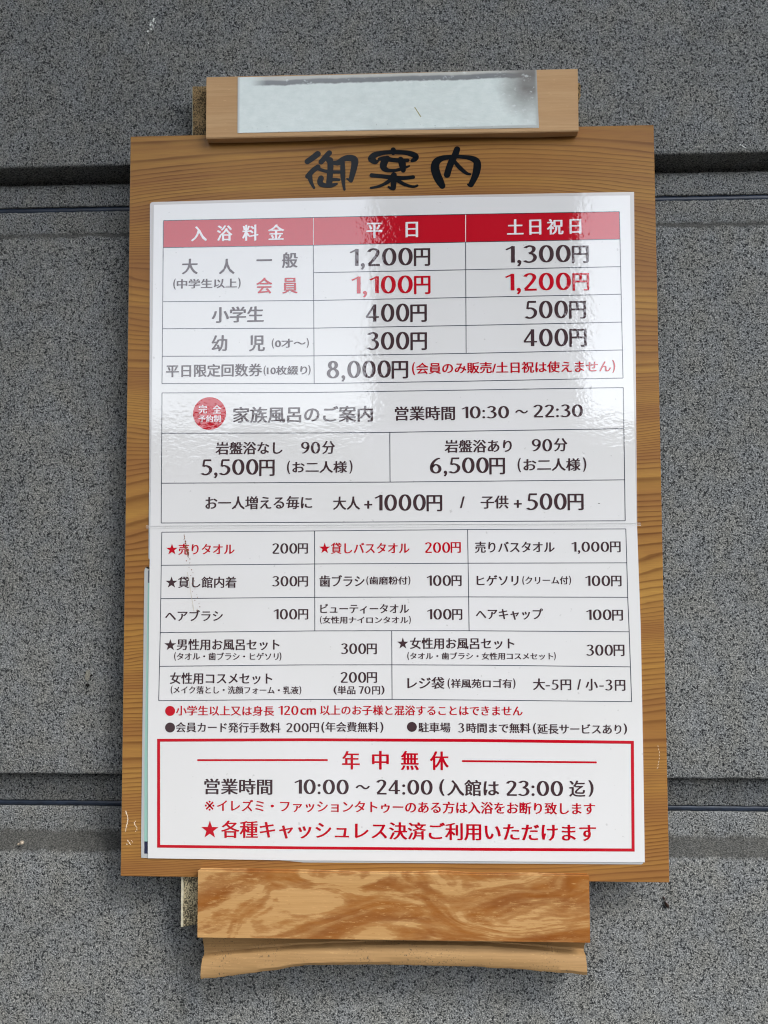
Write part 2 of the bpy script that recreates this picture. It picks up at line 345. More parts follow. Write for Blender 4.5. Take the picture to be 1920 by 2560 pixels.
def round_corners(poly, which, r, n=5):
    """rounds the listed corners of a polygon."""
    out = []
    N = len(poly)
    for i, p in enumerate(poly):
        if i not in which: out.append(p); continue
        P = Vector((p[0], p[1])); A = Vector(poly[i - 1]); B = Vector(poly[(i + 1) % N])
        a = P + (A - P).normalized() * r; b = P + (B - P).normalized() * r
        for k in range(n + 1):
            t = k / n
            q = a * (1 - t) ** 2 + P * 2 * t * (1 - t) + b * t * t
            out.append((q.x, q.y))
    return out

def sheet(name, poly, y, mat, parent):
    """one thin layer of clear film."""
    return mesh_obj(name, [W(x, z, y) for x, z in poly], [tuple(range(len(poly)))[::-1]], mat, parent)

# ---------------------------------------------------------------- materials
class NT:
    def __init__(s, name):
        s.m = bpy.data.materials.new(name); s.m.use_nodes = True
        s.t = s.m.node_tree; s.n = s.t.nodes; s.l = s.t.links
        s.p = s.n['Principled BSDF']; s.out = s.n['Material Output']
    def new(s, typ, **kw):
        nd = s.n.new(typ)
        for k, v in kw.items(): setattr(nd, k, v)
        return nd
    def set(s, sock, v):
        if isinstance(v, bpy.types.NodeSocket): s.l.new(v, sock)
        elif v is not None:
            if sock.type == 'RGBA' and len(v) == 3: v = (*v, 1)
            sock.default_value = v
    def pos(s):
        if not hasattr(s, '_pos'): s._pos = s.new('ShaderNodeNewGeometry').outputs['Position']
        return s._pos
    def sep(s, v):
        nd = s.new('ShaderNodeSeparateXYZ'); s.l.new(v, nd.inputs[0]); return nd.outputs
    def comb(s, x, y, z):
        nd = s.new('ShaderNodeCombineXYZ')
        for a, b in zip(nd.inputs, (x, y, z)): s.set(a, b)
        return nd.outputs[0]
    def math(s, op, a, b=None, c=None, clamp=False):
        nd = s.new('ShaderNodeMath', operation=op, use_clamp=clamp)
        s.set(nd.inputs[0], a); s.set(nd.inputs[1], b)
        if c is not None: s.set(nd.inputs[2], c)
        return nd.outputs[0]
    def scale(s, v, sx, sy, sz):
        nd = s.new('ShaderNodeVectorMath', operation='MULTIPLY'); s.l.new(v, nd.inputs[0])
        nd.inputs[1].default_value = (sx, sy, sz); return nd.outputs[0]
    def noise(s, v, sc, detail=3, rough=0.5, dist=0, col=False):
        nd = s.new('ShaderNodeTexNoise'); s.set(nd.inputs['Vector'], v)
        nd.inputs['Scale'].default_value = sc; nd.inputs['Detail'].default_value = detail
        nd.inputs['Roughness'].default_value = rough; nd.inputs['Distortion'].default_value = dist
        return nd.outputs['Color' if col else 'Fac']
    def vor(s, v, sc, feature='F1', out='Distance', rnd=1):
        nd = s.new('ShaderNodeTexVoronoi', feature=feature); s.set(nd.inputs['Vector'], v)
        nd.inputs['Scale'].default_value = sc; nd.inputs['Randomness'].default_value = rnd
        return nd.outputs[out]
    def ramp(s, fac, stops, interp='LINEAR'):
        nd = s.new('ShaderNodeValToRGB'); s.l.new(fac, nd.inputs[0]); e = nd.color_ramp.elements
        nd.color_ramp.interpolation = interp
        while len(e) > 1: e.remove(e[-1])
        for i, (p, c) in enumerate(stops):
            if not isinstance(c, (list, tuple)): c = (c, c, c)
            el = e[0] if i == 0 else e.new(p)
            el.position = p; el.color = (*c, 1)
        return nd.outputs[0]
    def mix(s, fac, a, b, mode='MIX'):
        nd = s.new('ShaderNodeMix', data_type='RGBA', blend_type=mode)
        s.set(nd.inputs[0], fac); s.set(nd.inputs[6], a); s.set(nd.inputs[7], b)
        return nd.outputs[2]
    def bump(s, h, strength, dist, normal=None):
        nd = s.new('ShaderNodeBump'); nd.inputs['Strength'].default_value = strength
        nd.inputs['Distance'].default_value = dist; s.l.new(h, nd.inputs['Height'])
        if normal is not None: s.l.new(normal, nd.inputs['Normal'])
        return nd.outputs[0]
    def P(s, **kw):
        for k, v in kw.items(): s.set(s.p.inputs[k.replace('_', ' ')], v)
        return s

def plain(name, col, rough=0.6, spec=0.5, vary=0.0, vs=40):
    t = NT(name)
    c = col
    if vary:
        nz = t.noise(t.pos(), vs, 4)
        c = t.mix(t.ramp(nz, [(0.3, 0.0), (0.7, 1.0)]), tuple(x * (1 - vary) for x in col), tuple(min(1, x * (1 + vary)) for x in col))
    t.P(Base_Color=c, Roughness=rough); t.p.inputs['Specular IOR Level'].default_value = spec
    return t.m

# laminated print: ink on paper under one glossy film with a fine orange peel
def laminated(name, col, paper=False, gloss=1.0):
    t = NT(name)
    c = col
    if not paper: gloss = 1.0
    if paper:
        big = t.noise(t.pos(), 9, 3)
        c = t.mix(t.ramp(big, [(0.35, 0.0), (0.7, 1.0)]), col, (col[0] * 0.965, col[1] * 0.965, col[2] * 0.95))
        specks = t.noise(t.pos(), 260, 2)
        c = t.mix(t.ramp(specks, [(0.22, 0.35), (0.27, 0.0)]), c, (0.30, 0.29, 0.27))
    pv = t.scale(t.pos(), 1.0, 1.0, 1.0)
    peel = t.noise(t.scale(t.pos(), 0.8, 1, 1.1), 380, 1.0, 0.5, 0.5)
    wave = t.noise(t.scale(t.pos(), 0.5, 1, 1.5), 60, 2.0, 0.5, 0.3)
    slow = t.noise(t.pos(), 11, 1.5)
    area = t.ramp(t.noise(t.pos(), 17, 2), [(0.35, 0.25), (0.65, 1.0)])
    hgt = t.math('ADD', t.math('MULTIPLY', t.math('MULTIPLY', peel, 0.000095), area), t.math('MULTIPLY', wave, 0.00004))
    hgt = t.math('ADD', hgt, t.math('MULTIPLY', slow, 0.00042))
    nrm = t.bump(hgt, 1.0, 1.0)
    t.P(Base_Color=c, Roughness=0.5, Coat_Weight=gloss, Coat_Roughness=0.035, Coat_IOR=1.78)
    t.p.inputs['Specular IOR Level'].default_value = 0.0
    t.l.new(nrm, t.p.inputs['Coat Normal'])
    return t.m

M_paper = laminated('laminated paper', (0.69, 0.682, 0.672), paper=True)
M_ink = laminated('dark brown ink', (0.055, 0.030, 0.034))
M_red = laminated('crimson ink', (0.47, 0.002, 0.013))
M_white_ink = laminated('white print', (0.76, 0.73, 0.745))
M_rule = laminated('navy rule ink', (0.018, 0.024, 0.045))
M_oldpaper = laminated('old grey laminate', (0.42, 0.43, 0.42))
M_mint = laminated('mint green print', (0.27, 0.47, 0.40))
M_navy = laminated('navy print', (0.012, 0.016, 0.05))
M_slate = laminated('slate print', (0.09, 0.105, 0.125))

def film(name, alpha, coat):
    t = NT(name)
    nz = t.noise(t.pos(), 90, 2)
    t.P(Base_Color=(0.78, 0.78, 0.77), Roughness=0.35, Alpha=alpha, Coat_Weight=coat, Coat_Roughness=0.05, Coat_IOR=1.7)
    t.l.new(t.bump(nz, 1.0, 0.000012), t.p.inputs['Coat Normal'])
    return t.m
M_film = film('clear laminate film', 0.6, 1.0)
M_tape = film('clear tape', 0.16, 0.6)
M_tape_edge = None

M_tape_edge = plain('clear tape edge', (0.66, 0.66, 0.645), 0.3, 0.5)

def board_wood():
    t = NT('printed wood grain')
    x, y, z = t.sep(t.pos())[:3]
    zz = t.math('SUBTRACT', z, Z0)
    # slow field whose contour lines are the growth rings
    w1 = t.noise(t.comb(t.math('MULTIPLY', x, 1.7), 0.3, t.math('MULTIPLY', zz, 7.0)), 1.0, 1.5, 0.4)
    w2 = t.noise(t.comb(t.math('MULTIPLY', x, 3.5), 1.7, t.math('MULTIPLY', zz, 26.0)), 1.0, 2, 0.5)
    w3 = t.noise(t.comb(t.math('MULTIPLY', x, 40.0), 4.0, t.math('MULTIPLY', zz, 300.0)), 1.0, 2, 0.5)
    fld = t.math('ADD', zz, t.math('MULTIPLY', w1, 0.15))
    fld = t.math('ADD', fld, t.math('MULTIPLY', w2, 0.012))
    fld = t.math('ADD', fld, t.math('MULTIPLY', w3, 0.0012))
    dens = t.math('ADD', t.math('MULTIPLY', t.math('SINE', t.math('MULTIPLY', fld, 47.0)), 0.0125),
                  t.math('MULTIPLY', t.math('SINE', t.math('MULTIPLY', fld, 119.0)), 0.0028))
    rings = t.math('FRACT', t.math('MULTIPLY', t.math('ADD', fld, dens), 330.0))
    late = t.ramp(rings, [(0.0, 0.10), (0.35, 0.14), (0.66, 0.40), (0.84, 1.0), (0.94, 0.8), (1.0, 0.10)])
    zone = t.ramp(t.noise(t.comb(t.math('MULTIPLY', x, 1.2), 8.0, t.math('MULTIPLY', fld, 45.0)), 1.0, 3, 0.6), [(0.36, 0.0), (0.60, 1.0)])
    fib = t.noise(t.comb(t.math('MULTIPLY', x, 60.0), 0.0, t.math('MULTIPLY', zz, 1500.0)), 1.0, 3, 0.6)
    pale = t.noise(t.comb(t.math('MULTIPLY', x, 3.0), 3.1, t.math('MULTIPLY', zz, 16.0)), 1.0, 2, 0.5)
    base = t.mix(t.ramp(pale, [(0.3, 0.0), (0.7, 1.0)]), (0.43, 0.238, 0.058), (0.345, 0.168, 0.041))
    lw = t.math('MULTIPLY', late, t.ramp(t.noise(t.pos(), 14, 2), [(0.3, 0.40), (0.7, 0.85)]))
    base = t.mix(t.math('MULTIPLY', zone, 0.75), base, (0.255, 0.112, 0.038))
    c = t.mix(lw, base, (0.095, 0.032, 0.010))
    c = t.mix(t.ramp(fib, [(0.35, 0.30), (0.6, 0.0)]), c, (0.20, 0.085, 0.03))
    t.P(Base_Color=c, Roughness=0.30)
    t.p.inputs['Specular IOR Level'].default_value = 0.12
    h = t.math('ADD', t.math('MULTIPLY', fib, 0.00003), t.math('MULTIPLY', late, -0.00002))
    t.l.new(t.bump(h, 1.0, 1.0), t.p.inputs['Normal'])
    return t.m
M_board = board_wood()
M_board_edge = plain('board edge', (0.30, 0.27, 0.22), 0.6, 0.3, 0.25, 200)

def plywood(name, base, dark, warm, stain=None, seed=0.0, mould=0.0):
    t = NT(name)
    x, y, z = t.sep(t.pos())[:3]
    v = t.comb(t.math('MULTIPLY', x, 30.0), t.math('ADD', t.math('MULTIPLY', y, 60.0), seed), t.math('MULTIPLY', z, 900.0))
    fib = t.noise(v, 1.0, 4, 0.6)
    v2 = t.comb(t.math('MULTIPLY', x, 8.0), seed + 3, t.math('MULTIPLY', z, 60.0))
    grain = t.noise(v2, 1.0, 4, 0.55, 0.8)
    c = t.mix(t.ramp(grain, [(0.3, 0.0), (0.7, 1.0)]), base, warm)
    c = t.mix(t.ramp(fib, [(0.35, 0.45), (0.62, 0.0)]), c, dark)
    ticks = t.noise(t.comb(t.math('MULTIPLY', x, 220.0), seed, t.math('MULTIPLY', z, 1400.0)), 1.0, 2)
    c = t.mix(t.ramp(ticks, [(0.66, 0.0), (0.74, 0.5)]), c, tuple(min(1, b * 1.35) for b in base))
    if stain:
        wx = t.noise(t.comb(t.math('MULTIPLY', x, 7.0), seed + 1, t.math('MULTIPLY', z, 12.0)), 1.0, 2, 0.5, 0.0)
        sx = t.math('ADD', t.math('MULTIPLY', x, 10.0), t.math('MULTIPLY', wx, 3.0))
        sz = t.math('ADD', t.math('MULTIPLY', z, 40.0), t.math('MULTIPLY', wx, 5.0))
        s1 = t.noise(t.comb(sx, seed + 5, sz), 1.0, 3.0, 0.58, 1.5)
        fr = t.noise(t.comb(t.math('MULTIPLY', x, 90.0), 9.0, t.math('MULTIPLY', z, 420.0)), 1.0, 4, 0.7)
        bias = t.math('SUBTRACT', t.math('MULTIPLY', x, 0.45), 0.02)
        k = t.math('ADD', t.math('ADD', s1, t.math('MULTIPLY', fr, 0.26)), bias)
        f = t.ramp(k, [(0.57, 0.0), (0.61, 0.5), (0.68, 0.8), (0.78, 1.0)])
        fl = t.noise(t.comb(t.math('MULTIPLY', x, 120.0), 2.0, t.math('MULTIPLY', z, 520.0)), 1.0, 5, 0.75)
        flp = t.noise(t.comb(t.math('MULTIPLY', x, 22.0), 6.0, t.math('MULTIPLY', z, 60.0)), 1.0, 3, 0.6)
        f = t.math('MULTIPLY', f, t.ramp(t.math('ADD', fl, t.math('MULTIPLY', flp, 0.5)), [(0.83, 1.0), (0.90, 0.25)]))
        deep = t.ramp(t.noise(t.comb(t.math('MULTIPLY', x, 16.0), 12.0, t.math('MULTIPLY', z, 70.0)), 1.0, 3, 0.6, 0.6), [(0.38, 0.0), (0.62, 1.0)])
        c = t.mix(f, c, t.mix(deep, stain, (0.19, 0.055, 0.008)))
    if mould:
        ms = t.noise(t.pos(), 900, 2)
        ma = t.noise(t.pos(), 45, 2)
        f = t.math('MULTIPLY', t.ramp(ms, [(0.62, 0.0), (0.68, 0.9)]), t.ramp(ma, [(0.5, 0.0), (0.62, mould)]))
        c = t.mix(f, c, (0.05, 0.04, 0.03))
    t.P(Base_Color=c, Roughness=0.62)
    t.p.inputs['Specular IOR Level'].default_value = 0.15
    h = t.math('ADD', t.math('MULTIPLY', fib, 0.0001), t.math('MULTIPLY', grain, 0.0001))
    t.l.new(t.bump(h, 0.8, 1.0), t.p.inputs['Normal'])
    return t.m
M_block = plywood('pale brown wood', (0.52, 0.335, 0.175), (0.38, 0.22, 0.105), (0.47, 0.285, 0.14), seed=2.0)
M_block_low = plywood('flaked varnish wood', (0.49, 0.290, 0.118), (0.36, 0.19, 0.066), (0.43, 0.24, 0.088), stain=(0.26, 0.090, 0.014), seed=7.3)
M_mould = plywood('weathered moulding wood', (0.35, 0.215, 0.092), (0.20, 0.115, 0.048), (0.27, 0.158, 0.064), seed=4.4, mould=1.0)

def mouldy(name, base):
    t = NT(name)
    d = t.noise(t.scale(t.pos(), 1.25, 1, 0.9), 950, 3, 0.6)
    a = t.noise(t.pos(), 60, 2)
    k = t.math('ADD', d, t.math('MULTIPLY', t.math('SUBTRACT', a, 0.5), 0.35))
    c = t.mix(t.ramp(k, [(0.42, 0.0), (0.56, 0.9)]), base, (0.03, 0.025, 0.018))
    t.P(Base_Color=c, Roughness=0.9)
    t.p.inputs['Specular IOR Level'].default_value = 0.1
    t.l.new(t.bump(d, 0.7, 0.0006), t.p.inputs['Normal'])
    return t.m
M_pad_up = mouldy('mouldy brown backing', (0.30, 0.205, 0.10))
M_pad_low = mouldy('mouldy cream backing', (0.52, 0.44, 0.27))
M_cream = plain('cream edge', (0.55, 0.50, 0.36), 0.8, 0.2, 0.3, 300)

def foil():
    t = NT('worn silver film')
    x, y, z = t.sep(t.pos())[:3]
    zz = t.math('SUBTRACT', z, Z0 + 0.2755)          # 0 at the label's lower edge .. 0.044 at the top
    zl = t.math('SUBTRACT', zz, t.math('MULTIPLY', x, 0.006))
    wob = t.noise(t.comb(t.math('MULTIPLY', x, 30.0), 0.0, 0.0), 1.0, 3, 0.6)
    wob2 = t.noise(t.pos(), 420, 3, 0.6)
    lim = t.math('ADD', zl, t.math('MULTIPLY', t.math('SUBTRACT', wob, 0.5), 0.004))
    lim2 = t.math('ADD', lim, t.math('MULTIPLY', t.math('SUBTRACT', wob2, 0.5), 0.0016))
    flakes = t.noise(t.scale(t.pos(), 1.0, 1.0, 1.5), 130, 4, 0.6)
    wht = t.mix(t.ramp(flakes, [(0.3, 0.0), (0.7, 1.0)]), (0.60, 0.665, 0.63), (0.68, 0.735, 0.70))
    # the bare adhesive band near the top edge and the smoky corner at the right
    band = t.math('MULTIPLY', t.ramp(t.math('DIVIDE', lim2, 0.05), [(0.745, 0.0), (0.765, 1.0)]),
                  t.ramp(t.math('MULTIPLY', t.math('ADD', x, 0.105), 10.0), [(0.0, 0.0), (0.12, 1.0)]))
    grey = t.ramp(t.math('DIVIDE', lim, 0.05), [(0.74, (0.17, 0.18, 0.185)), (0.82, (0.20, 0.21, 0.21)), (0.845, (0.47, 0.47, 0.43)), (1.0, (0.54, 0.54, 0.49))])
    c = t.mix(band, wht, grey)
    dx = t.math('SUBTRACT', x, 0.108); dz = t.math('SUBTRACT', zz, 0.036)
    rr = t.math('SQRT', t.math('ADD', t.math('MULTIPLY', t.math('MULTIPLY', dx, dx), 1.3), t.math('MULTIPLY', dz, dz)))
    rr = t.math('ADD', rr, t.math('MULTIPLY', t.math('SUBTRACT', t.noise(t.pos(), 60, 4, 0.6), 0.5), 0.022))
    smoke = t.ramp(t.math('MULTIPLY', rr, 25.0), [(0.12, 0.95), (0.45, 0.55), (0.85, 0.0)])
    c = t.mix(smoke, c, (0.15, 0.14, 0.125))
    pch = t.noise(t.scale(t.pos(), 0.8, 1, 1.2), 200, 4, 0.7)
    c = t.mix(t.ramp(pch, [(0.60, 0.0), (0.70, 0.5)]), c, (0.74, 0.78, 0.77))
    worn = t.noise(t.scale(t.pos(), 0.7, 1, 1.4), 26, 5, 0.65, 0.6)
    c = t.mix(t.ramp(worn, [(0.52, 0.0), (0.66, 0.16)]), c, (0.40, 0.42, 0.40))
    xe = t.math('ABSOLUTE', t.math('SUBTRACT', x, -0.0016))
    rim = t.math('MAXIMUM', t.ramp(t.math('MULTIPLY', xe, 8.0), [(0.889, 0.0), (0.902, 0.75)]), t.ramp(t.math('DIVIDE', zl, 0.01), [(0.06, 0.75), (0.16, 0.0)]))
    c = t.mix(rim, c, (0.36, 0.37, 0.35))
    dirt = t.noise(t.pos(), 700, 2)
    edge = t.ramp(t.math('DIVIDE', zl, 0.01), [(0.25, 1.0), (0.75, 0.15)])
    c = t.mix(t.math('MULTIPLY', t.ramp(dirt, [(0.70, 0.0), (0.74, 0.9)]), edge), c, (0.10, 0.10, 0.095))
    t.P(Base_Color=c, Roughness=0.30)
    crink = t.noise(t.scale(t.pos(), 0.6, 1, 1.4), 75, 4, 0.6, 0.5)
    t.l.new(t.bump(crink, 0.4, 0.0009), t.p.inputs['Normal'])
    return t.m
M_foil = foil()
M_title = plain('title black', (0.006, 0.008, 0.010), 0.12, 0.12)

def wall_mat():
    """speckled siding: grey grains, black pits; dusty where the mesh's 'dust' attribute says (the sloping lip of each panel)."""
    t = NT('speckled siding')
    p = t.pos()
    g = t.noise(p, 900, 3, 0.65, 0.3)
    drift = t.math('ADD', t.math('MULTIPLY', t.noise(p, 26, 3, 0.55), 0.6), t.math('MULTIPLY', t.noise(t.scale(p, 1, 1, 0.5), 6, 3, 0.55), 0.4))
    k = t.math('ADD', g, t.math('MULTIPLY', t.math('SUBTRACT', drift, 0.5), 0.10))
    c = t.ramp(k, [(0.36, (0.070, 0.074, 0.076)), (0.46, (0.140, 0.146, 0.145)), (0.53, (0.205, 0.212, 0.208)), (0.63, (0.30, 0.305, 0.298)), (0.72, (0.44, 0.44, 0.43))])
    pit = t.noise(t.scale(p, 1.0, 1.0, 0.9), 800, 1.5, 0.5, 0.4)
    pm = t.ramp(t.math('SUBTRACT', pit, t.math('MULTIPLY', t.math('SUBTRACT', drift, 0.5), 0.05)), [(0.555, 0.0), (0.625, 0.93)])
    c = t.mix(pm, c, (0.012, 0.014, 0.016))
    tint = t.noise(p, 45, 2)
    c = t.mix(t.ramp(tint, [(0.35, 0.0), (0.65, 0.6)]), c, t.mix(1.0, c, (1.06, 1.0, 0.88), 'MULTIPLY'))
    at = t.new('ShaderNodeAttribute'); at.attribute_name = 'lip_tone'
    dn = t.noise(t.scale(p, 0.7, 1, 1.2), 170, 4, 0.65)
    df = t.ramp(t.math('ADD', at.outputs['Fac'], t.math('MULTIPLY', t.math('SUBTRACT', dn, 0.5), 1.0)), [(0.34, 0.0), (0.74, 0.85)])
    lip_tone = t.ramp(t.noise(p, 900, 2, 0.6), [(0.36, (0.028, 0.028, 0.026)), (0.50, (0.058, 0.057, 0.051)), (0.66, (0.100, 0.098, 0.088))])  # darker, browner tone for the sloping lip of each panel
    c = t.mix(df, c, lip_tone)
    t.P(Base_Color=c, Roughness=0.85)
    t.p.inputs['Specular IOR Level'].default_value = 0.25
    hgt = t.math('SUBTRACT', g, t.math('MULTIPLY', pm, 0.22))
    t.l.new(t.bump(hgt, 0.7, 0.0018), t.p.inputs['Normal'])
    return t.m
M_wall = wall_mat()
M_gasket = plain('dark blue sealant', (0.016, 0.024, 0.040), 0.38, 0.5, 0.3, 90)

# ---------------------------------------------------------------- siding wall
WY = 0.022                                    # front face of the siding
REC = 0.017                                   # depth of the grooves
PITCH = 481.2
EDGE = 268.5                                  # lower edge of the panel above the upper groove
wall = empty('siding_wall', (0, WY, 0), 'grey speckled exterior siding wall with two recessed horizontal grooves behind the notice board', 'wall')

xs = sorted(set([-2600, -2000, -1500, -1100, -800, -600] + [-450 + i * 2.5 for i in range(361)] + [600, 800, 1100, 1500, 2000, 2600]))
def panel(zt, zb, label=None):
    """zt: groove edge line above this panel, zb: this panel's own lower edge (board millimetres)."""
    prof = [(zt - 29.8, WY + REC + 0.010), (zt - 29.8, WY + REC), (zt - 31, WY + REC - 0.0004), (zt - 40, WY + REC), (zt - 47.0, WY + REC), (zt - 50.0, WY + REC - 0.0013),
            (zt - 56.0, WY + 0.0018), (zt - 58.5, WY + 0.0004), (zt - 61, WY)]
    mid = [zt - 61 + (zb + 2 - zt + 61) * i / 10 for i in range(1, 10)]
    prof += [(z, WY) for z in mid]
    prof += [(zb + 2.2, WY), (zb + 0.6, WY + 0.0004), (zb, WY + 0.002), (zb + 0.6, WY + REC * 0.6), (zb + 0.8, WY + REC + 0.012), (zb - 3.0, WY + REC + 0.012), (zb - 4.2, WY + REC + 0.0065), (zb - 5.6, WY + REC + 0.0030), (zb - 7.6, WY + REC + 0.0010), (zb - 10.5, WY + REC), (zb - 14, WY + REC), (zb - 24.4, WY + REC), (zb - 25.2, WY + REC + 0.0006), (zb - 25.2, WY + REC + 0.010)]
    n = len(prof)
    V, F, D = [], [], []
    for x in xs:
        for i, (z, y) in enumerate(prof):
            j = 0.0
            rough = i in (5, 6, 7, 8)
            if n - 14 <= i: j = 1
            dz = dy = 0
            if i in (1, 2) or i >= n - 3: dz = 0.5 * noise.noise((x * 0.12, z * 0.02, 3)) + 0.35 * noise.noise((x * 0.5, z, 7))
            elif rough: dz = 1.6 * noise.noise((x * 0.05, z * 0.03, 5)) + 1.3 * noise.noise((x * 0.4, z * 0.3, 8)); dy = 0.0003 * noise.noise((x * 0.09, z, 2))
            elif n - 14 <= i: dz = 0.6 * noise.noise((x * 0.3, 1.0, 9)) + 0.5 * noise.noise((x * 0.04, 4.0, 9)); dy = 0.0005 * noise.noise((x * 0.3, z, 11))
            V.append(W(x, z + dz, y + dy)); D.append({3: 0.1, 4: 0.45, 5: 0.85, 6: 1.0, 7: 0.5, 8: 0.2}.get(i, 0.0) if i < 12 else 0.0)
    for a in range(len(xs) - 1):
        for i in range(n - 1):
            F.append((a * n + i, a * n + i + 1, (a + 1) * n + i + 1, (a + 1) * n + i))
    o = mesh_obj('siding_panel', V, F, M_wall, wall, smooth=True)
    o.data.attributes.new('lip_tone', 'FLOAT', 'POINT').data.foreach_set('value', D)
    return o
edges = [EDGE + PITCH * k for k in (2, 1, 0, -1, -2, -3)]
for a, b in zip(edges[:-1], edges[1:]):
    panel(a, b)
for e in edges[1:-1]:
    V, F = [], []
    for x in xs:
        for i, (z, y) in enumerate([(e - 25.0, WY + REC + 0.004), (e - 25.2, WY + REC + 0.0016), (e - 27.5, WY + REC + 0.0011), (e - 29.6, WY + REC + 0.0016), (e - 30, WY + REC + 0.004)]):
            V.append(W(x, z, y + 0.00025 * noise.noise((x * 0.02, z, 1))))
    for a in range(len(xs) - 1):
        for i in range(4):
            F.append((a * 5 + i, a * 5 + i + 1, a * 5 + i + 6, a * 5 + i + 5))
    mesh_obj('joint_sealant', V, F, M_gasket, wall, smooth=True)

def flake(name, cx, cz, w, h, mat, parent, y, ang=0.0, n=14, th=0.0006, jag=0.35, label=None, seed=1):
    rnd = random.Random(seed)
    pts = []
    for i in range(n):
        a = -2 * math.pi * i / n
        r = 1 - jag * rnd.random()
        px, pz = math.cos(a) * w / 2 * r, math.sin(a) * h / 2 * r
        pts.append((cx + px * math.cos(ang) - pz * math.sin(ang), cz + px * math.sin(ang) + pz * math.cos(ang)))
    o = slab(name, pts, y - th, th * 1.2, mat, parent)
    return o
M_chalk = plain('white scuff', (0.62, 0.63, 0.60), 0.9, 0.1, 0.35, 900)
M_mud = plain('tan dirt', (0.21, 0.20, 0.165), 0.9, 0.1, 0.4, 900)
M_black = plain('black speck', (0.006, 0.005, 0.004), 0.8, 0.2)
for i, (x, z, w, h, an) in enumerate([(-190.5, 388, 2.4, 4.6, -0.3), (-193.0, 384.5, 2.2, 4.4, -0.2), (-191.0, 383.2, 1.4, 4.0, 0.1), (-192.6, 380.6, 2.0, 2.2, 0.3), (-195.2, 379.0, 1.6, 2.2, -0.5), (-196.6, 376.3, 1.0, 0.8, 0), (-188.8, 385.8, 1.0, 2.6, 0.4), (-194.6, 369.0, 0.9, 2.3, 0.6)]):
    flake('white_scuff', x, z, w, h, M_chalk, wall, WY, an, 11, 0.00035, 0.55, seed=i)
for i, (x, z, w, h, an) in enumerate([(275.5, 273.2, 2.8, 1.2, -0.5), (273.2, 274.4, 1.8, 1.0, 0.4), (276.8, 272.0, 1.0, 1.4, 0.2)]):
    flake('white_scuff', x, z, w, h, M_chalk, wall, WY, an, 10, 0.0005, 0.4, seed=30 + i)
flake('mud_patch', -236.0, -136.5, 4.2, 10.5, M_mud, wall, WY, -0.1, 16, 0.0008, 0.3, seed=50)
for i, (x, z, w, h) in enumerate([(-233.0, -136.6, 2.6, 2.2), (-233.6, -139.6, 0.9, 2.4), (-235.8, -144.2, 4.2, 4.0), (-237.6, -134.6, 1.2, 1.6)]):
    flake('black_pit', x, z, w, h, M_black, wall, WY - 0.0009, 0.2 * i, 12, 0.0002, 0.5, seed=60 + i)
flake('black_gouge', -213.3, -254.8, 1.6, 6.6, M_black, wall, WY + REC - 0.001, -0.75, 10, 0.0006, 0.4, seed=71)
for i in range(12):                            # bright mineral grains that catch the eye
    x, z = random.uniform(-300, 300), random.uniform(-420, 420)
    if -215 < x < 218 and -300 < z < 300: continue
    if -40 - 0 < (z - EDGE + 30) < 30 or -32 < (z - EDGE + PITCH + 30) < 32: continue
    s = random.uniform(0.3, 0.5)
    flake('bright_grain', x, z, s, s * random.uniform(0.7, 1.4), M_chalk, wall, WY - 0.0003, random.random(), 7, 0.0003, 0.3, seed=100 + i)

# ---------------------------------------------------------------- backing pieces on the wall
def backing(poly, mat, label, ylo=0.0045):
    b = empty('backing_board', W(poly[0][0], poly[0][1], WY), label, 'board')
    s = slab('backing_panel', poly, ylo, WY - ylo + 0.0005, mat, b, M_cream)
    bevel(s, 0.0006, 1)
    return b
bu = backing(PADU, M_pad_up, 'mouldy brown backing board sticking out left behind the upper wooden block')
bl = backing(PADL, M_pad_low, 'mould-spotted cream backing board sticking out left behind the lower wooden block')
slab('pale_edge', [(PADL[-1][0] + 0.1, PADL[-1][1] + 0.4), (PADL[-1][0] + 1.9, PADL[-1][1] + 0.9), (PADL[-1][0] + 1.5, PADL[-1][1] + 14), (PADL[-1][0] + 2.0, PADL[-1][1] + 26), (PADL[-1][0] + 1.4, PADL[-1][1] + 39), (PADL[-1][0] + 0.1, PADL[-1][1] + 39)], 0.0042, 0.0004, M_cream, bl)

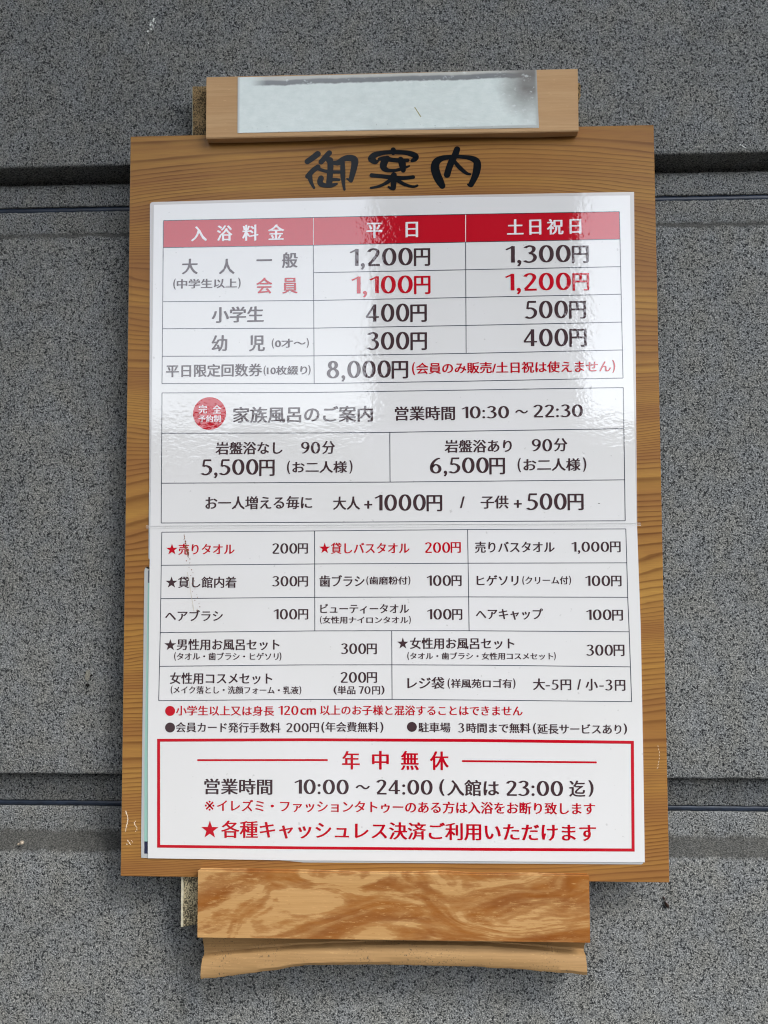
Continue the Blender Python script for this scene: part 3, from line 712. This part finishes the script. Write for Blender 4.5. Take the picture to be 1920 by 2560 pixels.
# ---------------------------------------------------------------- notice board
board = empty('notice_board', W(0, -280, 0.0), 'large wood-grain notice board with black brush title, mounted upright on the grey wall', 'notice board')
bp = slab('board_panel', BOARD, 0.0, 0.003, M_board, board, M_board_edge)
bevel(bp, 0.0003, 1)
lay = [0]
def ribbon(pts, yf, caps=True, seg=5):
    """variable-width brush stroke in board mm: a smoothed spine with round ends; returns verts, faces."""
    P = [Vector(p) for p in pts]
    Q = []
    for i in range(len(P) - 1):
        p0 = P[max(i - 1, 0)]; p1 = P[i]; p2 = P[i + 1]; p3 = P[min(i + 2, len(P) - 1)]
        for k in range(seg):
            t = k / seg
            Q.append(0.5 * ((2 * p1) + (p2 - p0) * t + (2 * p0 - 5 * p1 + 4 * p2 - p3) * t * t + (3 * p1 - p0 - 3 * p2 + p3) * t ** 3))
    Q.append(P[-1])
    V, F = [], []
    nQ = len(Q)
    for i, q in enumerate(Q):
        d = (Q[min(i + 1, nQ - 1)] - Q[max(i - 1, 0)]); d = Vector((d.x, d.y)).normalized()
        nx, nz = -d.y, d.x
        V.append(W(q.x + nx * q.z, q.y + nz * q.z, yf)); V.append(W(q.x - nx * q.z, q.y - nz * q.z, yf))
    for i in range(nQ - 1): F.append((2 * i, 2 * i + 1, 2 * i + 3, 2 * i + 2))
    for q in (Q[0], Q[-1]):
        b = len(V)
        yc = yf + (0.000006 if q is Q[0] else 0.000012)
        for k in range(18): V.append(W(q.x + q.z * math.cos(k / 9 * math.pi), q.y + q.z * math.sin(k / 9 * math.pi), yc))
        F.append(tuple(range(b + 17, b - 1, -1)))
    return V, F
for ch in TITLE:
    V, F = [], []
    for j, st in enumerate(ch):
        v, f = ribbon(st, -0.0001 - 0.00002 * j)
        b = len(V); V += v; F += [tuple(i + b for i in q) for q in f]
    mesh_obj('title_character', V, F, M_title, board)
M_chip = plain('pale chip', (0.72, 0.62, 0.47), 0.7, 0.2)
for i in range(30):                            # flaked scratches low on the left
    a = i / 30
    if i < 16: x = -196.6 + 1.1 * math.sin(a * 9) + 2.4 * a; z = -233 - 28 * a
    elif i < 23: x = -189.0 + 1.0 * math.sin(i); z = -240 - 1.2 * (i - 16)
    else: x = -195.5 + 0.7 * (i - 23) * 1.0; z = -254 - 0.9 * (i % 4)
    flake('paint_chip', x, z, random.uniform(0.5, 1.1), random.uniform(0.9, 2.4), M_chip, board, -0.00003, random.uniform(-0.5, 0.5), 8, 0.00006, 0.5, seed=200 + i)
for i in range(8):
    flake('paint_chip', 193.8 + 0.9 * math.sin(i * 0.55), -183 - 2.2 * i, 0.4, 1.9, M_chip, board, -0.00003, 0.15 - 0.12 * i, 7, 0.00006, 0.4, seed=260 + i)

# ---------------------------------------------------------------- older sheets showing past the edges
old = empty('old_laminated_sheet', W(OLD_A[0][0], OLD_A[-1][1], -0.0002), 'older grey laminated sheet with mint green stripe, peeking out left of the lower price sheet', 'laminated sheet')
slab('sheet', round_corners(OLD_A, [0, 3], 2.5), -0.0004, 0.0003, M_oldpaper, old)
slab('printed_stripe', OLD_A_MINT, -0.00045, 0.00004, M_mint, old)
slab('printed_stripe', OLD_A_DARK1, -0.00045, 0.00004, M_slate, old)
slab('printed_stripe', OLD_A_DARK2, -0.00045, 0.00004, M_navy, old)
old2 = empty('old_laminated_sheet', W(OLD_B[0][0], OLD_B[-1][1], -0.0002), 'thin pale blue-grey edge of an older sheet beside the joint of the two price sheets', 'laminated sheet')
slab('sheet', round_corners(OLD_B, [3], 1.5), -0.0004, 0.0003, laminated('old pale laminate', (0.55, 0.60, 0.60)), old2)

# ---------------------------------------------------------------- lettering
GL = {
 '0': (0.74, [('e', 0.37, 0.5, 0.275, 0.458)]),
 '1': (0.47, [('s', [(0.375, 0.03), (0.375, 0.97)]), ('t', [(0.40, 0.955), (0.24, 0.87), (0.03, 0.77)])]),
 '2': (0.67, [('c', [(0.09, 0.80), (0.17, 0.90), (0.33, 0.955), (0.50, 0.89), (0.55, 0.74), (0.47, 0.55), (0.30, 0.32), (0.10, 0.09)]), ('b', [(0.06, 0.055), (0.66, 0.055)])]),
 '3': (0.66, [('c', [(0.07, 0.85), (0.18, 0.93), (0.32, 0.96), (0.47, 0.90), (0.51, 0.77), (0.44, 0.63), (0.27, 0.545)]), ('c', [(0.27, 0.535), (0.45, 0.50), (0.55, 0.38), (0.56, 0.25), (0.46, 0.10), (0.29, 0.04), (0.14, 0.06), (0.03, 0.13)])]),
 '4': (0.76, [('s', [(0.50, 0.03), (0.50, 0.97)]), ('t', [(0.50, 0.95), (0.05, 0.29)]), ('t', [(0.02, 0.275), (0.74, 0.275)])]),
 '5': (0.66, [('b', [(0.14, 0.94), (0.60, 0.945)]), ('t', [(0.17, 0.94), (0.12, 0.55)]), ('c', [(0.11, 0.55), (0.26, 0.595), (0.43, 0.55), (0.55, 0.42), (0.55, 0.25), (0.45, 0.11), (0.30, 0.04), (0.15, 0.05), (0.03, 0.12)])]),
 '6': (0.71, [('c', [(0.60, 0.95), (0.44, 0.91), (0.27, 0.78), (0.14, 0.58), (0.10, 0.36), (0.14, 0.16), (0.29, 0.045), (0.46, 0.055), (0.58, 0.17), (0.60, 0.33), (0.52, 0.48), (0.37, 0.555), (0.23, 0.50), (0.13, 0.38)])]),
 '7': (0.62, [('b', [(0.04, 0.94), (0.62, 0.94)]), ('s', [(0.56, 0.94), (0.26, 0.03)])]),
 '8': (0.72, [('e', 0.36, 0.755, 0.185, 0.205), ('e', 0.36, 0.285, 0.25, 0.245)]),
 ',': (0.22, [('o', 0.11, 0.075, 0.10), ('t', [(0.17, 0.09), (0.15, -0.05), (0.06, -0.18)])]),
 ':': (0.22, [('o', 0.11, 0.09, 0.095), ('o', 0.11, 0.60, 0.095)]),
}
g6 = GL['6'][1][0][1]
GL['9'] = (0.71, [('c', [(0.71 - a, 1 - b) for a, b in g6])])

def nib(pts, a, b, seg=1, closed=False):
    """ribbon drawn with an elliptical pen: upright strokes come out heavy, level ones thin."""
    P = [Vector(p) for p in pts]
    if seg > 1:
        Q = []
        for i in range(len(P) - 1):
            p0 = P[max(i - 1, 0)]; p1 = P[i]; p2 = P[i + 1]; p3 = P[min(i + 2, len(P) - 1)]
            for k in range(seg):
                t = k / seg
                Q.append(0.5 * ((2 * p1) + (p2 - p0) * t + (2 * p0 - 5 * p1 + 4 * p2 - p3) * t * t + (3 * p1 - p0 - 3 * p2 + p3) * t ** 3))
        Q.append(P[-1]); P = Q
    V, F = [], []
    n = len(P)
    for i, q in enumerate(P):
        d = (P[(i + 1) % n] - P[i - 1]) if closed else (P[min(i + 1, n - 1)] - P[max(i - 1, 0)])
        d.normalize(); nx, ny = -d.y, d.x
        h = math.sqrt((a * nx) ** 2 + (b * ny) ** 2)
        ox, oy = a * a * nx / h, b * b * ny / h
        V += [(q.x + ox, q.y + oy), (q.x - ox, q.y - oy)]
    for i in range(n if closed else n - 1):
        j = (i + 1) % n
        F.append((2 * i, 2 * i + 1, 2 * j + 1, 2 * j))
    return V, F

def glyph_run(s):
    V, F, x = [], [], 0.0
    for ch in s:
        w, parts = GL[ch]
        for li, p in enumerate(parts):
            if p[0] == 'e':
                v, f = nib([(p[1] + p[3] * math.cos(t * math.pi / 14), p[2] + p[4] * math.sin(t * math.pi / 14)) for t in range(28)], 0.098, 0.040, closed=True)
            elif p[0] == 'o':
                v = [(p[1] + p[3] * math.cos(t * math.pi / 6), p[2] + p[3] * math.sin(t * math.pi / 6)) for t in range(12)]; f = [tuple(range(12))]
            elif p[0] == 's': v, f = nib(p[1], 0.095, 0.03)
            elif p[0] == 't': v, f = nib(p[1], 0.06, 0.04)
            elif p[0] == 'b': v, f = nib(p[1], 0.03, 0.055)
            else: v, f = nib(p[1], 0.092, 0.042, seg=4)
            b = len(V)
            V += [(a + x, c, li) for a, c in v]; F += [tuple(i + b for i in q) for q in f]
        x += w + (0.10 if ch not in ',:' else 0.12)
    return V, F

_cache = {}
def font_run(s):
    if s in _cache: return _cache[s]
    cu = bpy.data.curves.new('lettering', 'FONT'); cu.body = s; cu.resolution_u = 3
    o = bpy.data.objects.new('lettering', cu); COL.objects.link(o)
    dg = bpy.context.evaluated_depsgraph_get()
    me = bpy.data.meshes.new_from_object(o.evaluated_get(dg))
    V = [(v.co.x, v.co.y, 0) for v in me.vertices]; F = [tuple(p.vertices) for p in me.polygons]
    bpy.data.objects.remove(o); bpy.data.curves.remove(cu); bpy.data.meshes.remove(me)
    # the typeface's upright strokes are heavier than its level ones: a second impression shifted sideways
    n = len(V)
    F0 = list(F); V0 = list(V)
    for k, dx, dy in () if s == '※' else ((1, 0.019, 0.010), (2, 0.038, 0.0), (3, 0.056, 0.012)):
        V = V + [(a + dx, b + dy, k) for a, b, c in V0]
        F = F + [tuple(i + n * k for i in f) for f in F0]
    _cache[s] = (V, F)
    return V, F

def star():
    V = [(0, 0, 0)]
    for i in range(10):
        r = 1 if i % 2 == 0 else 0.40
        V.append((r * math.sin(i * math.pi / 5), r * math.cos(i * math.pi / 5), 0))
    return V, [(0, i + 1, (i + 1) % 10 + 1) for i in range(10)]
def disc():
    return [(math.cos(i * math.pi / 18), math.sin(i * math.pi / 18), 0) for i in range(36)], [tuple(range(36))]

def letter(sheet, s, x0, x1, z0, z1, mat, y):
    if len(s) > 2 and s[0] == '(' and s[-1] == ')':     # brackets a little taller than the words they hold
        h = z1 - z0; pw = 0.24 * h; gp = (0.16 if s == '(お二人様)' else 0.08) * h
        letter(sheet, '(', x0, x0 + pw, z0, z1, mat, y); letter(sheet, ')', x1 - pw, x1, z0, z1, mat, y)
        return letter(sheet, s[1:-1], x0 + pw + gp, x1 - pw - gp, z0 + 0.07 * h, z1 - 0.05 * h, mat, y)
    if s == '★': V, F = star(); name = 'printed_star'
    elif s == '●': V, F = disc(); name = 'printed_dot'
    elif all(c in GL for c in s): V, F = glyph_run(s); name = 'printed_number'
    else: V, F = font_run(s); name = 'printed_text'
    ax, bx = min(v[0] for v in V), max(v[0] for v in V)
    az, bz = min(v[1] for v in V), max(v[1] for v in V)
    W3 = [W(x0 + (v[0] - ax) / (bx - ax) * (x1 - x0), z0 + (v[1] - az) / (bz - az) * (z1 - z0), y - 0.00003 * v[2]) for v in V]
    return mesh_obj(name, W3, F, mat, sheet)

def rules(lines, y, mat, parent, w=0.52):
    V, F = [], []
    for li, l in enumerate(lines):
        vert = abs(l[0][0] - l[-1][0]) < abs(l[0][1] - l[-1][1])
        yy = y - (0.00002 if vert else 0)
        b = len(V)
        for (x, z) in l:
            if vert: V += [W(x - w / 2, z, yy), W(x + w / 2, z, yy)]
            else: V += [W(x, z + w / 2, yy), W(x, z - w / 2, yy)]
        for i in range(len(l) - 1): F.append((b + 2 * i, b + 2 * i + 1, b + 2 * i + 3, b + 2 * i + 2))
    return mesh_obj('table_rules', V, F, mat, parent)

# ---------------------------------------------------------------- lower price sheet
YL = -0.0009
low = empty('price_sheet', W(0, -270, -0.0006), 'lower laminated price sheet listing towels and amenities, with a red framed opening-hours box', 'price sheet')
slab('paper', SHEET1, YL, 0.0004, M_paper, low)
rules(LINES1, YL - 0.00006, M_rule, low)
n = len(FRAME_O)
V = [W(x, z, YL - 0.00006) for x, z in FRAME_O] + [W(x, z, YL - 0.00006) for x, z in FRAME_I]
mesh_obj('red_frame', V, [(i, (i + 1) % n, (i + 1) % n + n, i + n) for i in range(n)], M_red, low)
for (a, b) in BARS:
    r = 0.72
    pts = [(a[0] + r * math.cos(t), a[1] + r * math.sin(t)) for t in [math.pi / 2 + i * math.pi / 8 for i in range(9)]] + \
          [(b[0] + r * math.cos(t), b[1] + r * math.sin(t)) for t in [-math.pi / 2 + i * math.pi / 8 for i in range(9)]]
    mesh_obj('red_bar', [W(x, z, YL - 0.00006) for x, z in pts], [tuple(range(len(pts)))], M_red, low)

# ---------------------------------------------------------------- upper price sheet
YU = -0.00118
up = empty('price_sheet', W(0, -5, -0.0009), 'upper laminated price sheet with red header row, bathing fees and a round red badge', 'price sheet')
sheet('laminate_film', round_corners(SHEET0, [0], 2.6), YU + 0.00012, M_film, up)
slab('paper', round_corners(PAPER0, [0], 0.5), YU, 0.0001, M_paper, up)
for b in BAND: mesh_obj('header_cell', [W(x, z, YU - 0.00006) for x, z in b], [(0, 3, 2, 1)], M_red, up)
rules(LINES0, YU - 0.00010, M_rule, up)
V, F = disc()
mesh_obj('round_badge', [W(BADGE[0][0] + v[0] * BADGE[1] * 1.01, BADGE[0][1] + v[1] * BADGE[1], YU - 0.00006) for v in V], F, M_red, up)
INK = {'k': M_ink, 'r': M_red, 'w': M_white_ink}
for (sh, s, x0, x1, z0, z1, c) in TEXT:
    if sh: letter(low, s, x0, x1, z0, z1, INK[c], YL - 0.00012)
    else: letter(up, s, x0, x1, z0, z1, INK[c], YU - 0.00014)

# rust-brown trickle on the lower sheet
M_rust = plain('rust stain', (0.20, 0.075, 0.03), 0.5, 0.4, 0.4, 900)
M_trail = plain('grey trickle', (0.50, 0.46, 0.38), 0.5, 0.4, 0.2, 600)
tr = RUST
rnd = random.Random(5)
for i in range(34):
    t = i / 33 * (len(tr) - 1); k = min(int(t), len(tr) - 2); u = t - k
    x = tr[k][0] * (1 - u) + tr[k + 1][0] * u + rnd.uniform(-0.5, 0.5); z = tr[k][1] * (1 - u) + tr[k + 1][1] * u
    s = 1.9 if i in (7, 9, 10) else 1.3 if 3 < i < 13 else rnd.uniform(0.45, 0.9)
    flake('rust_stain', x + (0 if i % 3 or i < 14 else -2.2), z, s, s * 1.5, M_rust, low, YL - 0.00022, 0, 8, 0.00003, 0.45, seed=300 + i)
mesh_obj('trickle', [W(x, z, YL - 0.00019) for x, z in [q for p in TRICKLE for q in ((p[0] - 0.22, p[1]), (p[0] + 0.22, p[1]))]], [(2 * i, 2 * i + 1, 2 * i + 3, 2 * i + 2) for i in range(3)], M_trail, low)

# ---------------------------------------------------------------- clear tape over the joint
tp = empty('clear_tape', W(TAPE[0][0], TAPE[0][1], -0.0014), 'thin strip of clear tape covering the joint between the two price sheets', 'tape')
T4 = TAPE
def strip(a, b, w0, w1):
    return [(a[0], a[1] + w0), (b[0], b[1] + w0), (b[0], b[1] + w1), (a[0], a[1] + w1)]
sheet('tape_film', T4, -0.00140, M_tape, tp)
sheet('tape_edge', strip(T4[3], T4[2], 0.07, -0.07), -0.00144, M_tape_edge, tp)
sheet('tape_edge', strip(T4[0], T4[1], 0.07, -0.07), -0.00144, M_tape_edge, tp)
for x, z in ((-116.0, -8.2), (154.0, -6.4)):
    flake('black_speck', x, z, 1.5, 0.5, M_black, tp, -0.00146, 0, 8, 0.00003, 0.3, seed=int(x))

# ---------------------------------------------------------------- wooden blocks
def grid_block(name, rows, mat, parent):
    """rows: list of (list of (x,z), y) with equal point counts, swept in order around the block."""
    m = len(rows[0][0])
    V = [W(x, z, y) for pts, y in rows for x, z in pts]
    F = []
    R_ = len(rows)
    for r in range(R_):
        q = (r + 1) % R_
        for i in range(m - 1):
            F.append((r * m + i, r * m + i + 1, q * m + i + 1, q * m + i))
    F.append(tuple(r * m for r in range(R_)))
    F.append(tuple(r * m + m - 1 for r in range(R_))[::-1])
    o = mesh_obj(name, V, F, mat, parent); fix_normals(o)
    return o
def resample(poly, xs_):
    out = []
    for x in xs_:
        for (a, b) in zip(poly[:-1], poly[1:]):
            if a[0] <= x <= b[0] or (a is poly[0] and x < a[0]) or (b is poly[-1] and x > b[0]):
                t = (x - a[0]) / (b[0] - a[0]); out.append((x, a[1] + (b[1] - a[1]) * t)); break
    return out

NX = 40
b1 = empty('wooden_block', W(0, BLOCKF[3][1], -0.004), 'pale brown wooden block with worn silver label, holding the notice board at the top', 'wooden block')
x0, x1 = BLOCKF[0][0], BLOCKF[1][0]
def hx(x0, x1): return [x0 + (x1 - x0) * i / NX for i in range(NX + 1)]
X_ = hx(x0, x1)
ft = resample([BLOCKF[0], BLOCKF[1]], X_); fb = resample([(x0, BLOCKF[3][1]), (x1, BLOCKF[2][1])], X_)
bb = resample([(x0, BLOCKB[0][1])] + BLOCKB[1:-1] + [(x1, BLOCKB[-1][1])], X_)
sh = lambda pts, d: [(x, z + d) for x, z in pts]
o = grid_block('block', [(sh(ft, -0.5), -0.008), (sh(ft, 0), -0.0075), (sh(ft, 0.3), -0.0015), (sh(ft, 0.3), 0.0045 - 0.0005), (sh(ft, -20), 0.0035), (sh(ft, -20), -0.0010), (sh(bb, 0.6), -0.0006), (bb, -0.0012), (sh(fb, -0.3), -0.0074), (sh(fb, 0.5), -0.008)], M_block, b1)
lab = slab('silver_label', LABEL, -0.0083, 0.0003, M_foil, b1)
mesh_obj('scratch', [W(x, z, -0.00836) for x, z in [(19.3, 292.8), (20.0, 293.0), (24.6, 285.4), (24.0, 285.1)]], [(0, 3, 2, 1)], plain('ochre scratch', (0.30, 0.27, 0.10), 0.6, 0.3), b1)

b2 = empty('wooden_block', W(0, MBOT[0][1], -0.004), 'light wooden block with flaked brown varnish and hollowed ledge below the notice board', 'wooden block')
x0, x1 = LOWF[0][0], LOWF[3][0]
X_ = hx(x0, x1)
ft = resample(LOWF[:4], X_); fb = resample([(x0, LOWF[6][1]), LOWF[5], (x1, LOWF[4][1])], X_)
tb = resample([(x0, LOWB[0][1])] + LOWB[1:-1] + [(x1, LOWB[-1][1])], X_)
grid_block('front_board', [(sh(ft, -0.4), -0.008), (sh(ft, 0.1), -0.0076), (sh(tb, -0.5), -0.0012), (tb, -0.0008), (sh(tb, -0.6), -0.0005), (sh(fb, 0), -0.0005), (sh(fb, -0.1), -0.0072), (sh(fb, 0.4), -0.008)], M_block_low, b2)
x0, x1 = MBOT[0][0], MBOT[-1][0]
X_ = [x0 + (x1 - x0) * i / 110 for i in range(111)]
mt = resample([(x0, MTOP[0][1]), (x1, MTOP[1][1])], X_); mc = resample(MCREASE, X_); mb = [(x, z + 0.7 * noise.noise((x * 0.09, 0, 1)) + 0.35 * noise.noise((x * 0.4, 0, 2))) for x, z in resample(MBOT, X_)]
mc = [(x, z + 0.5 * noise.noise((x * 0.08, 3, 1))) for x, z in mc]
def between(a, b, t): return [(p[0], p[1] * (1 - t) + q[1] * t) for p, q in zip(a, b)]
rows = [(sh(mt, 6), 0.0035), (sh(mt, 6), -0.0002), (between(mt, mc, 0.05), 0.0004), (between(mt, mc, 0.40), 0.0034), (between(mt, mc, 0.80), 0.0058), (between(mt, mc, 0.97), 0.0056), (mc, 0.0006),
        (between(mc, mb, 0.06), -0.0004), (between(mc, mb, 0.4), -0.0034), (between(mc, mb, 0.75), -0.0042), (between(mc, mb, 0.95), -0.0030), (mb, -0.0012), (sh(mb, 0.6), 0.0060), (sh(mb, 3), WY + 0.0005), (sh(mt, 6), WY + 0.0005)]
o = grid_block('ledge_moulding', rows, M_mould, b2)
for p in o.data.polygons: p.use_smooth = True
o.data.set_sharp_from_angle(angle=R(35))

# ---------------------------------------------------------------- small creatures on the wall
def blob(name, c, r, mat, parent, rot=0.0, seg=14, taper=0.0, bump=0.0):
    V, F = [], []
    for i in range(seg + 1):
        th = math.pi * i / seg
        for j in range(seg):
            ph = 2 * math.pi * j / seg
            k = 1 - taper * math.cos(th)
            x = r[0] * math.sin(th) * math.cos(ph) * k; y = r[1] * math.sin(th) * math.sin(ph) * k; z = r[2] * math.cos(th)
            if bump: x *= 1 + bump * math.sin(i * 2.2)
            V.append(Vector(c) + Vector((x * math.cos(rot) - z * math.sin(rot), y, x * math.sin(rot) + z * math.cos(rot))))
    for i in range(seg):
        for j in range(seg):
            F.append((i * seg + j, i * seg + (j + 1) % seg, (i + 1) * seg + (j + 1) % seg, (i + 1) * seg + j))
    return mesh_obj(name, V, F, mat, parent, smooth=True)
M_bug = plain('glossy dark brown', (0.020, 0.009, 0.005), 0.18, 0.7)
M_shell = plain('pale shell', (0.34, 0.28, 0.21), 0.4, 0.5, 0.5, 900)
bug = empty('insect', W(204.0, -303, WY), 'small glossy dark brown insect on the grey wall below the notice board\'s right corner', 'insect')
blob('abdomen', W(204.3, -304.2, WY - 0.0012), (0.0014, 0.0013, 0.0030), M_bug, bug, 0.38, bump=0.05)
blob('head', W(202.6, -300.0, WY - 0.0009), (0.0009, 0.0008, 0.0011), M_bug, bug, 0.3)
V, F = [], []
for k in range(6):
    s = -1 if k < 3 else 1; zz = -302.0 - 1.5 * (k % 3)
    a = W(203.8 + s * 1.0, zz, WY - 0.0008); b = W(203.8 + s * 2.6, zz + 0.7 - 0.5 * (k % 3), WY - 0.0001); q = len(V)
    V += [a + Vector((0, 0, 0.00014)), a - Vector((0, 0, 0.00014)), b, a - Vector((0, 0.0002, 0)), ]
    F += [(q, q + 1, q + 2), (q, q + 2, q + 3), (q + 1, q + 3, q + 2)]
mesh_obj('legs', V, F, M_bug, bug)
sn = empty('snail_shell', W(-286.3, -267, WY - 0.001), 'tiny pale snail shell in the lower wall groove, far left of the notice board', 'snail shell')
blob('whorl', W(-285.2, -264.4, WY - 0.0008), (0.0017, 0.0015, 0.0015), M_shell, sn, 0.3, bump=0.12)
blob('tip', W(-287.8, -265.6, WY - 0.0004), (0.0014, 0.0010, 0.0009), M_shell, sn, 0.4, bump=0.12)
sp = empty('insect', W(-84.0, 321.0, -0.0045), 'tiny black insect on the top edge of the upper wooden block', 'insect')
blob('body', W(-84.8, 321.6, -0.0045), (0.0022, 0.0012, 0.0009), M_black, sp, -0.1)
blob('head', W(-81.9, 321.2, -0.0045), (0.0008, 0.0007, 0.0005), M_black, sp, 0)

# ---------------------------------------------------------------- what stands behind the camera and over it (mirrored in the glossy sheets), plus an added shade wall
def paving():
    t = NT('asphalt')
    g = t.noise(t.pos(), 90, 3, 0.6)
    t.P(Base_Color=t.ramp(g, [(0.3, (0.025, 0.025, 0.025)), (0.7, (0.062, 0.062, 0.06))]), Roughness=0.9)
    return t.m
g = mesh_obj('ground', [(-60, -80, 0), (60, -80, 0), (60, 0.6, 0), (-60, 0.6, 0)], [(0, 1, 2, 3)], paving())
tag(g, kind='structure')
sw = empty('shade_wall', (-0.73, -0.5, 0), 'added dark wall out of view at the left, shading the left side of the siding', 'wall')  # unseen wall, added to darken the left of the siding
box('shade_slab', -0.82, -0.64, -1.0, WY, 0.0, 3.2, plain('dark render', (0.05, 0.05, 0.048), 0.8, 0.2, 0.1, 4), sw, 0.004)
ev = empty('eave', (0, 0, 2.80), 'dark eave board jutting out from the wall above the notice board', 'eave')
M_eave = plain('brown eave', (0.10, 0.085, 0.07), 0.7, 0.3, 0.2, 8)
box('soffit', -4.0, 4.0, -0.80, WY + 0.02, 2.86, 2.89, M_eave, ev)
box('fascia', -4.0, 4.0, -0.83, -0.80, 2.80, 2.98, M_eave, ev)
pl = empty('porch_pillar', (0.295, -3.2, 0), 'tall dark pillar behind the camera, mirrored as a dark band in the upper price sheet', 'pillar')
M_pil = plain('brown grey pillar', (0.055, 0.05, 0.048), 0.7, 0.3, 0.15, 6)
box('shaft', -0.165, 0.82, -3.6, -3.0, 0.12, 5.2, M_pil, pl, 0.01)
box('plinth', -0.20, 0.86, -3.64, -2.96, 0.0, 0.12, M_pil, pl, 0.01)
ob = empty('opposite_building', (0, -9.5, 0), 'low building across the yard behind the camera, mirrored below the sky in the sheets', 'building')
M_ob = plain('brown render', (0.11, 0.10, 0.09), 0.8, 0.2, 0.1, 2)
M_roof = plain('grey roof', (0.06, 0.06, 0.065), 0.6, 0.3, 0.1, 3)
box('wall', -16, 16, -15.5, -9.6, 0, 2.8, M_ob, ob)
box('roof', -16.4, 16.4, -15.9, -9.1, 2.8, 3.12, M_roof, ob, 0.03)
M_win = plain('window glass', (0.03, 0.035, 0.04), 0.08, 0.6)
for i in range(6):
    xw = -13.2 + i * 5.0
    box('window', xw, xw + 1.7, -9.62, -9.57, 1.0, 2.1, M_win, ob)
